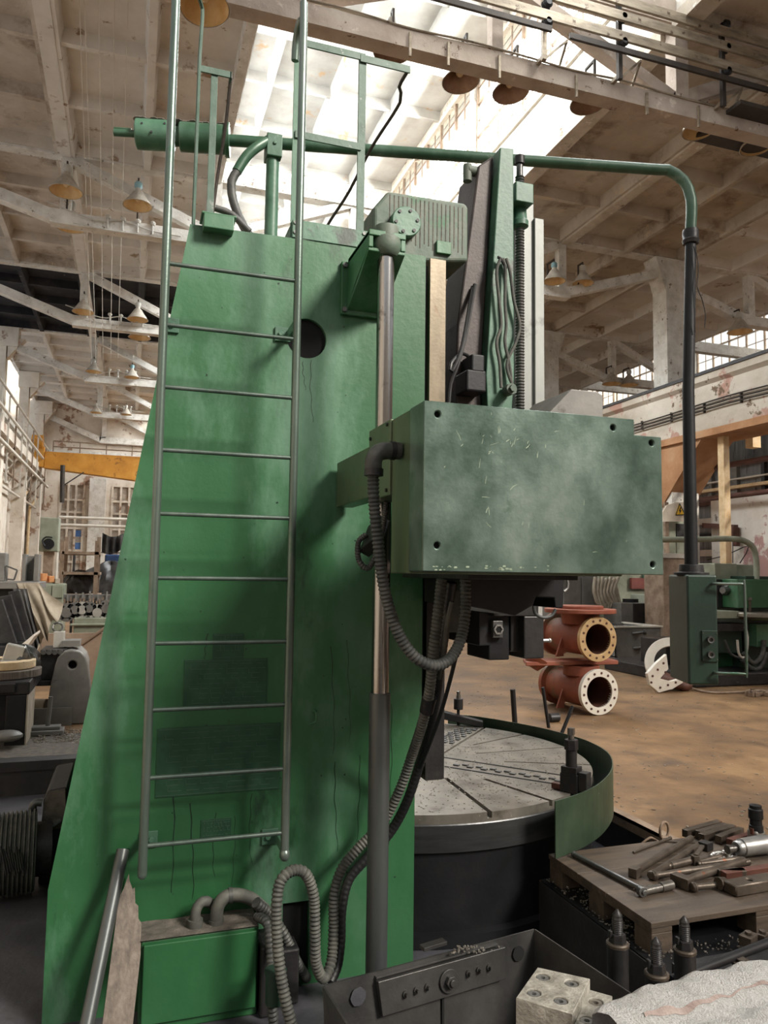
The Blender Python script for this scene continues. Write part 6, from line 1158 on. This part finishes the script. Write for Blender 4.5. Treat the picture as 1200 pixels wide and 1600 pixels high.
q = MB(); a, b = P(84, 987, Y=BYk+.3), P(100, 1012, Y=BYk+.3); q.b2((a.x, BYk+.3, b.z), (b.x, BYk+.4, a.z)); q.build('block', 'hubwhite', t, .006); q = MB(); c = P(90, 980, Y=BYk+.35); q.sweep([c+V((.045*cos(2*pi*i/20), .01*sin(i), .045*sin(2*pi*i/20))) for i in range(21)], .010, 8, False); q.build('ring', 'steel', t)
q = MB(); p = P(105, 1010, Y=BYk+.3); q.b2((p.x-.05, BYk+.25, p.z), (p.x+.12, BYk+.5, p.z+.06)); q.build('wedge', 'grey', t)
# base plate with a pin, next to the casting
t = thing('pin_plate', 'flat steel base with one upright pin on the pit edge', 'fixture', P(70, 1150, Z=FL))
p = P(70, 1148, Z=FL); q = MB(); q.b2((p.x-.16, p.y-.1, FL+.01), (p.x+.16, p.y+.1, FL+.05)); q.b2((p.x-.13, p.y-.06, FL+.05), (p.x+.13, p.y+.06, FL+.08)); q.build('base', 'grey', t, .006); q = MB(); p2 = V((p.x+.02, p.y, FL+.08)); q.cyl(p2, p2+V((.015, 0, .26)), .02, n=12); q.build('pin', 'grey', t)
q = MB(); p = P(74, 1140, Z=FL); q.b2((p.x-.18, p.y+.15, FL), (p.x+.2, p.y+.18, FL+.17)); single('leaning_plate', q, 'grey', 'small grey plate standing behind the upright pin', 'metal plate')
q = MB(); q.cyl(P(52, 1108, Z=FL+.1), P(72, 1108, Z=FL+.1), .1, n=18); single('wood_log', q, 'canvas', 'short pale log lying between the black table and the bracket casting', 'log')
q = MB(); rnd = random.Random(21)
for i in range(260): p = P(48+rnd.random()*80, 1140+rnd.random()*22, Z=FL); s_ = rnd.uniform(.004, .012); q.box(p+V((0, 0, rnd.random()*.02)), (s_*2, s_*1.3, s_), rnd.uniform(0, 3))
single('pit_swarf', q, 'chips', 'grey swarf heaped on the pit edge beside the upright pin', 'swarf', kind='stuff')
# black table with castings
TYk = P(40, 1165, Z=FL).y; t = thing('setup_table', 'heavy black setup table with notched edge at the frame edge', 'work table', P(10, 1165, Z=FL))
a = P(47, 1065, Y=TYk); tz = a.z; q = MB(); q.b2((a.x-1.4, TYk, tz-.11), (a.x, TYk+.9, tz)); q.build('top', 'dark', t, .01)
for i in range(6): x = a.x-.18-i*.2; q = MB(); q.b2((x-.07, TYk-.03, tz-.09), (x+.07, TYk, tz-.01)); q.build('edge_block', 'dark', t, .008)
b = P(42, 1085, Y=TYk); q = MB(); q.b2((b.x-.16, TYk, FL), (b.x, TYk+.5, tz-.11)); q.b2((b.x-1.2, TYk+.3, FL), (b.x-.16, TYk+.35, tz-.11)); q.build('leg', 'black', t, .008)
q = MB(); q.b2((b.x, TYk, FL), (b.x+.012, TYk+.5, tz-.11)); q.build('side_sheet', 'canvas', t)
q = MB(); p = P(10, 1150, Y=TYk-.1); q.ball(p, .1, (1.3, .8, .5), 14); single('round_weight', q, 'grey', 'rounded grey weight lying under the black setup table', 'weight')
for i, (y_, r, mt, lab) in enumerate(((1058, .33, 'plank', 'broad tan ring lying on the black setup table'), (1050, .28, 'tan', 'pale tan ring lying on the broad one'))):
    p = P(2, y_, Y=TYk+.42); q = MB(); z = tz+.002+i*.075; q.lathe([(r*.6, 0), (r, 0), (r, .07), (r*.6, .07), (r*.6, 0)], (p.x, TYk+.42, z), n=44); single('turned_ring', q, mt, lab, 'ring', 'turned rings on the black table', bevel=.006)
t = thing('face_plate_fixture', 'pale grey slotted fixture leaning on the rings of the black table', 'fixture', P(20, 1040, Y=TYk+.4))
a = P(20, 1028, Y=TYk+.45); q = MB(); q.box(a, (.16, .1, .24), 0, Matrix.Rotation(.25, 3, 'Y')); q.build('plate', 'hubwhite', t, .01); q = MB(); q.box(P(8, 1036, Y=TYk+.4), (.34, .16, .05)); q.build('foot', 'hubwhite', t, .006)
blob('loose_fittings', 36, 1035, TYk+.5, .12, (1, .8, 1.2), 'steel', 'heap of dark bolts and fittings at the corner of the black table', 'fittings', 9, .35)
# slanted black plates and the canvas cover behind them
t = thing('bed_casting', 'black machine bed carrying slanting guide plates', 'machine bed', P(20, 1040, Y=9.4))
for i in range(3):
    A = [P(x, y, Y=9.3+.0) for x, y in ((-14+i*10, 940-i*7), (4+i*10, 937-i*7), (27+i*10, 1006-i*2), (-14+i*10, 1006-i*2))]; q = MB(); q.prism([(p.x, p.z) for p in A], 'y', 9.3+i*.16, 9.36+i*.16); q.build('guide_plate', 'dark', t, .008)
a = P(-20, 1010, Y=9.2); b = P(52, 1026, Y=9.2); q = MB(); q.b2((a.x, 9.2, b.z), (b.x-.1, 10.2, a.z)); q.b2((a.x, 9.5, FL), (b.x-.2, 10.2, b.z)); q.build('bed', 'dark', t, .01)
q = MB(); c0_ = [P(x, y, Y=9.15) for x, y in ((28, 1012), (54, 990), (54, 994), (40, 1014))]; q.prism([(p.x, p.z) for p in c0_], 'y', 9.1, 9.7); q.build('corner_shelf', 'ivory', t)
TY2 = 10.6; t = thing('surface_table', 'dark flat surface table draped with a canvas cover', 'work table', P(20, 990, Y=TY2))
a = P(61, 912, Y=TY2); q = MB(); q.b2((a.x-1.4, TY2, a.z-.07), (a.x, TY2+.9, a.z+.02)); q.build('top', 'grey', t, .008); q = MB(); q.b2((a.x-1.3, TY2+.1, FL), (a.x-.1, TY2+.8, a.z-.07)); q.build('body', 'black', t)
def drape(u, v):
    x0_, y0_ = 26+34*u, 911; x1_, y1_ = 55+42*u, 1008-62*u*u+8*sin(u*16)
    x, y = x0_+(x1_-x0_)*v, y0_+(y1_-y0_)*v; p = P(x, y, Y=TY2-.012); return p+V((.02*sin(v*5+u*9), -.10*v-.05*sin(u*24)*v, 0))
q = MB(); q.grid(drape, 50, 20); single('canvas_cover', q, 'canvas', 'beige canvas cover falling in folds from the surface table', 'cover')
def drape2(u, v):
    x, y = 20+22*u+(26*v), 920+(90+6*sin(u*14))*v; p = P(x, y, Y=TY2-.12); return p+V((.0, -.12*v-.04*sin(u*20)*v, 0))
q = MB(); q.grid(drape2, 40, 16); single('black_sheet', q, 'tarp', 'black sheet hanging in folds under the canvas cover', 'sheet')
t = thing('channel_block', 'grey U-shaped channel block standing on the surface table', 'machine block', P(47, 908, Y=TY2+.3))
a, b = P(33, 908, Y=TY2+.3), P(61, 866, Y=TY2+.3); q = MB(); w = b.x-a.x; q.b2((a.x, TY2+.3, a.z), (a.x+w*.22, TY2+.6, b.z)); q.b2((b.x-w*.28, TY2+.3, a.z), (b.x, TY2+.6, b.z)); q.b2((a.x, TY2+.5, a.z), (b.x, TY2+.6, b.z-.02)); q.build('channel', 'grey', t, .006)
a, b = P(-10, 908, Y=TY2+.4), P(9, 864, Y=TY2+.4); q = MB(); q.b2((a.x, TY2+.4, a.z), (b.x, TY2+.7, b.z)); single('angle_block', q, 'grey', 'grey angle block at the frame edge on the surface table', 'machine block', bevel=.01)
q = MB(); 
for (x0_, y0_, x1_, y1_) in ((9, 884, 27, 891), (27, 891, 22, 906), (9, 884, 10, 905), (10, 905, 22, 906)): q.bar(P(x0_, y0_, Y=TY2+.4), P(x1_, y1_, Y=TY2+.4), .02, .02)
single('wire_frame', q, 'steel', 'thin bent steel frame between the two grey blocks', 'frame')
# cable drum and motor in the pit
DY = 4.5; t = thing('cable_drum', 'drum wound with dusty cable in the pit by the column', 'cable drum', P(20, 1370, Y=DY))
a, b = P(-20, 1308, Y=DY), P(38, 1308, Y=DY); q = MB(); q.lathe([(.02, 0), (.21, 0), (.215, .01)]+[((.215, .215, .2, .2)[i % 4], .01+.0055*i) for i in range(40)]+[(.2, .225), (.1, .23)], V((a.x, DY+.1, .225)), (1, .1, 0), 40, False); q.build('wound_cable', 'rubber_dust', t)
q = MB(); q.cyl((b.x-.03, DY+.13, .225), (b.x+.12, DY+.15, .225), .14, n=24); q.build('drum_hub', 'dark', t)
q = MB()
for i in range(9): q.pipe([P(1+i*4, 1322+i % 3*5, Y=DY-.11), P(6+i*3.6, 1345, Y=DY-.12), P(10+i*3.4, 1368-i % 4*3, Y=DY-.13)], .005, 6, .05)
q.build('loose_strand', 'cable', t)
t = thing('drive_motor', 'dark motor housing with a dusty sloping lid standing in the pit', 'motor', P(85, 1400, Y=4.6))
MY = 4.72; pp = [P(x, y, Y=MY) for x, y in ((58, 1402), (63, 1300), (68, 1250), (74, 1236), (104, 1230), (104, 1300), (104, 1395))]
q = MB(); q.prism([(p.x, max(0.0, p.z)) for p in pp], 'y', MY, MY+.6); q.build('housing', 'black', t, .012); pl = [P(x, y, Y=MY-.003) for x, y in ((64, 1300), (69, 1252), (76, 1237), (102, 1232), (103, 1292))]
q = MB(); q.prism([(p.x, p.z) for p in pl], 'y', MY-.006, MY-.001); q.build('dusty_lid', 'dust', t)
q = MB(); q.pipe([P(66, 1254, Y=MY), P(56, 1254, Y=MY), P(51, 1262, Y=MY), P(52, 1285, Y=MY), P(48, 1310, Y=MY)], .022, 10, .03); q.build('pipe_elbow', 'tube_dark', t); q = MB(); q.pipe([P(95, 1282, Y=MY-.03), P(75, 1296, Y=MY-.05), P(56, 1310, Y=MY-.05), P(47, 1330, Y=MY-.05), P(44, 1360, Y=MY-.05)], .014, 8, .03); q.build('supply_cable', 'rubber', t)
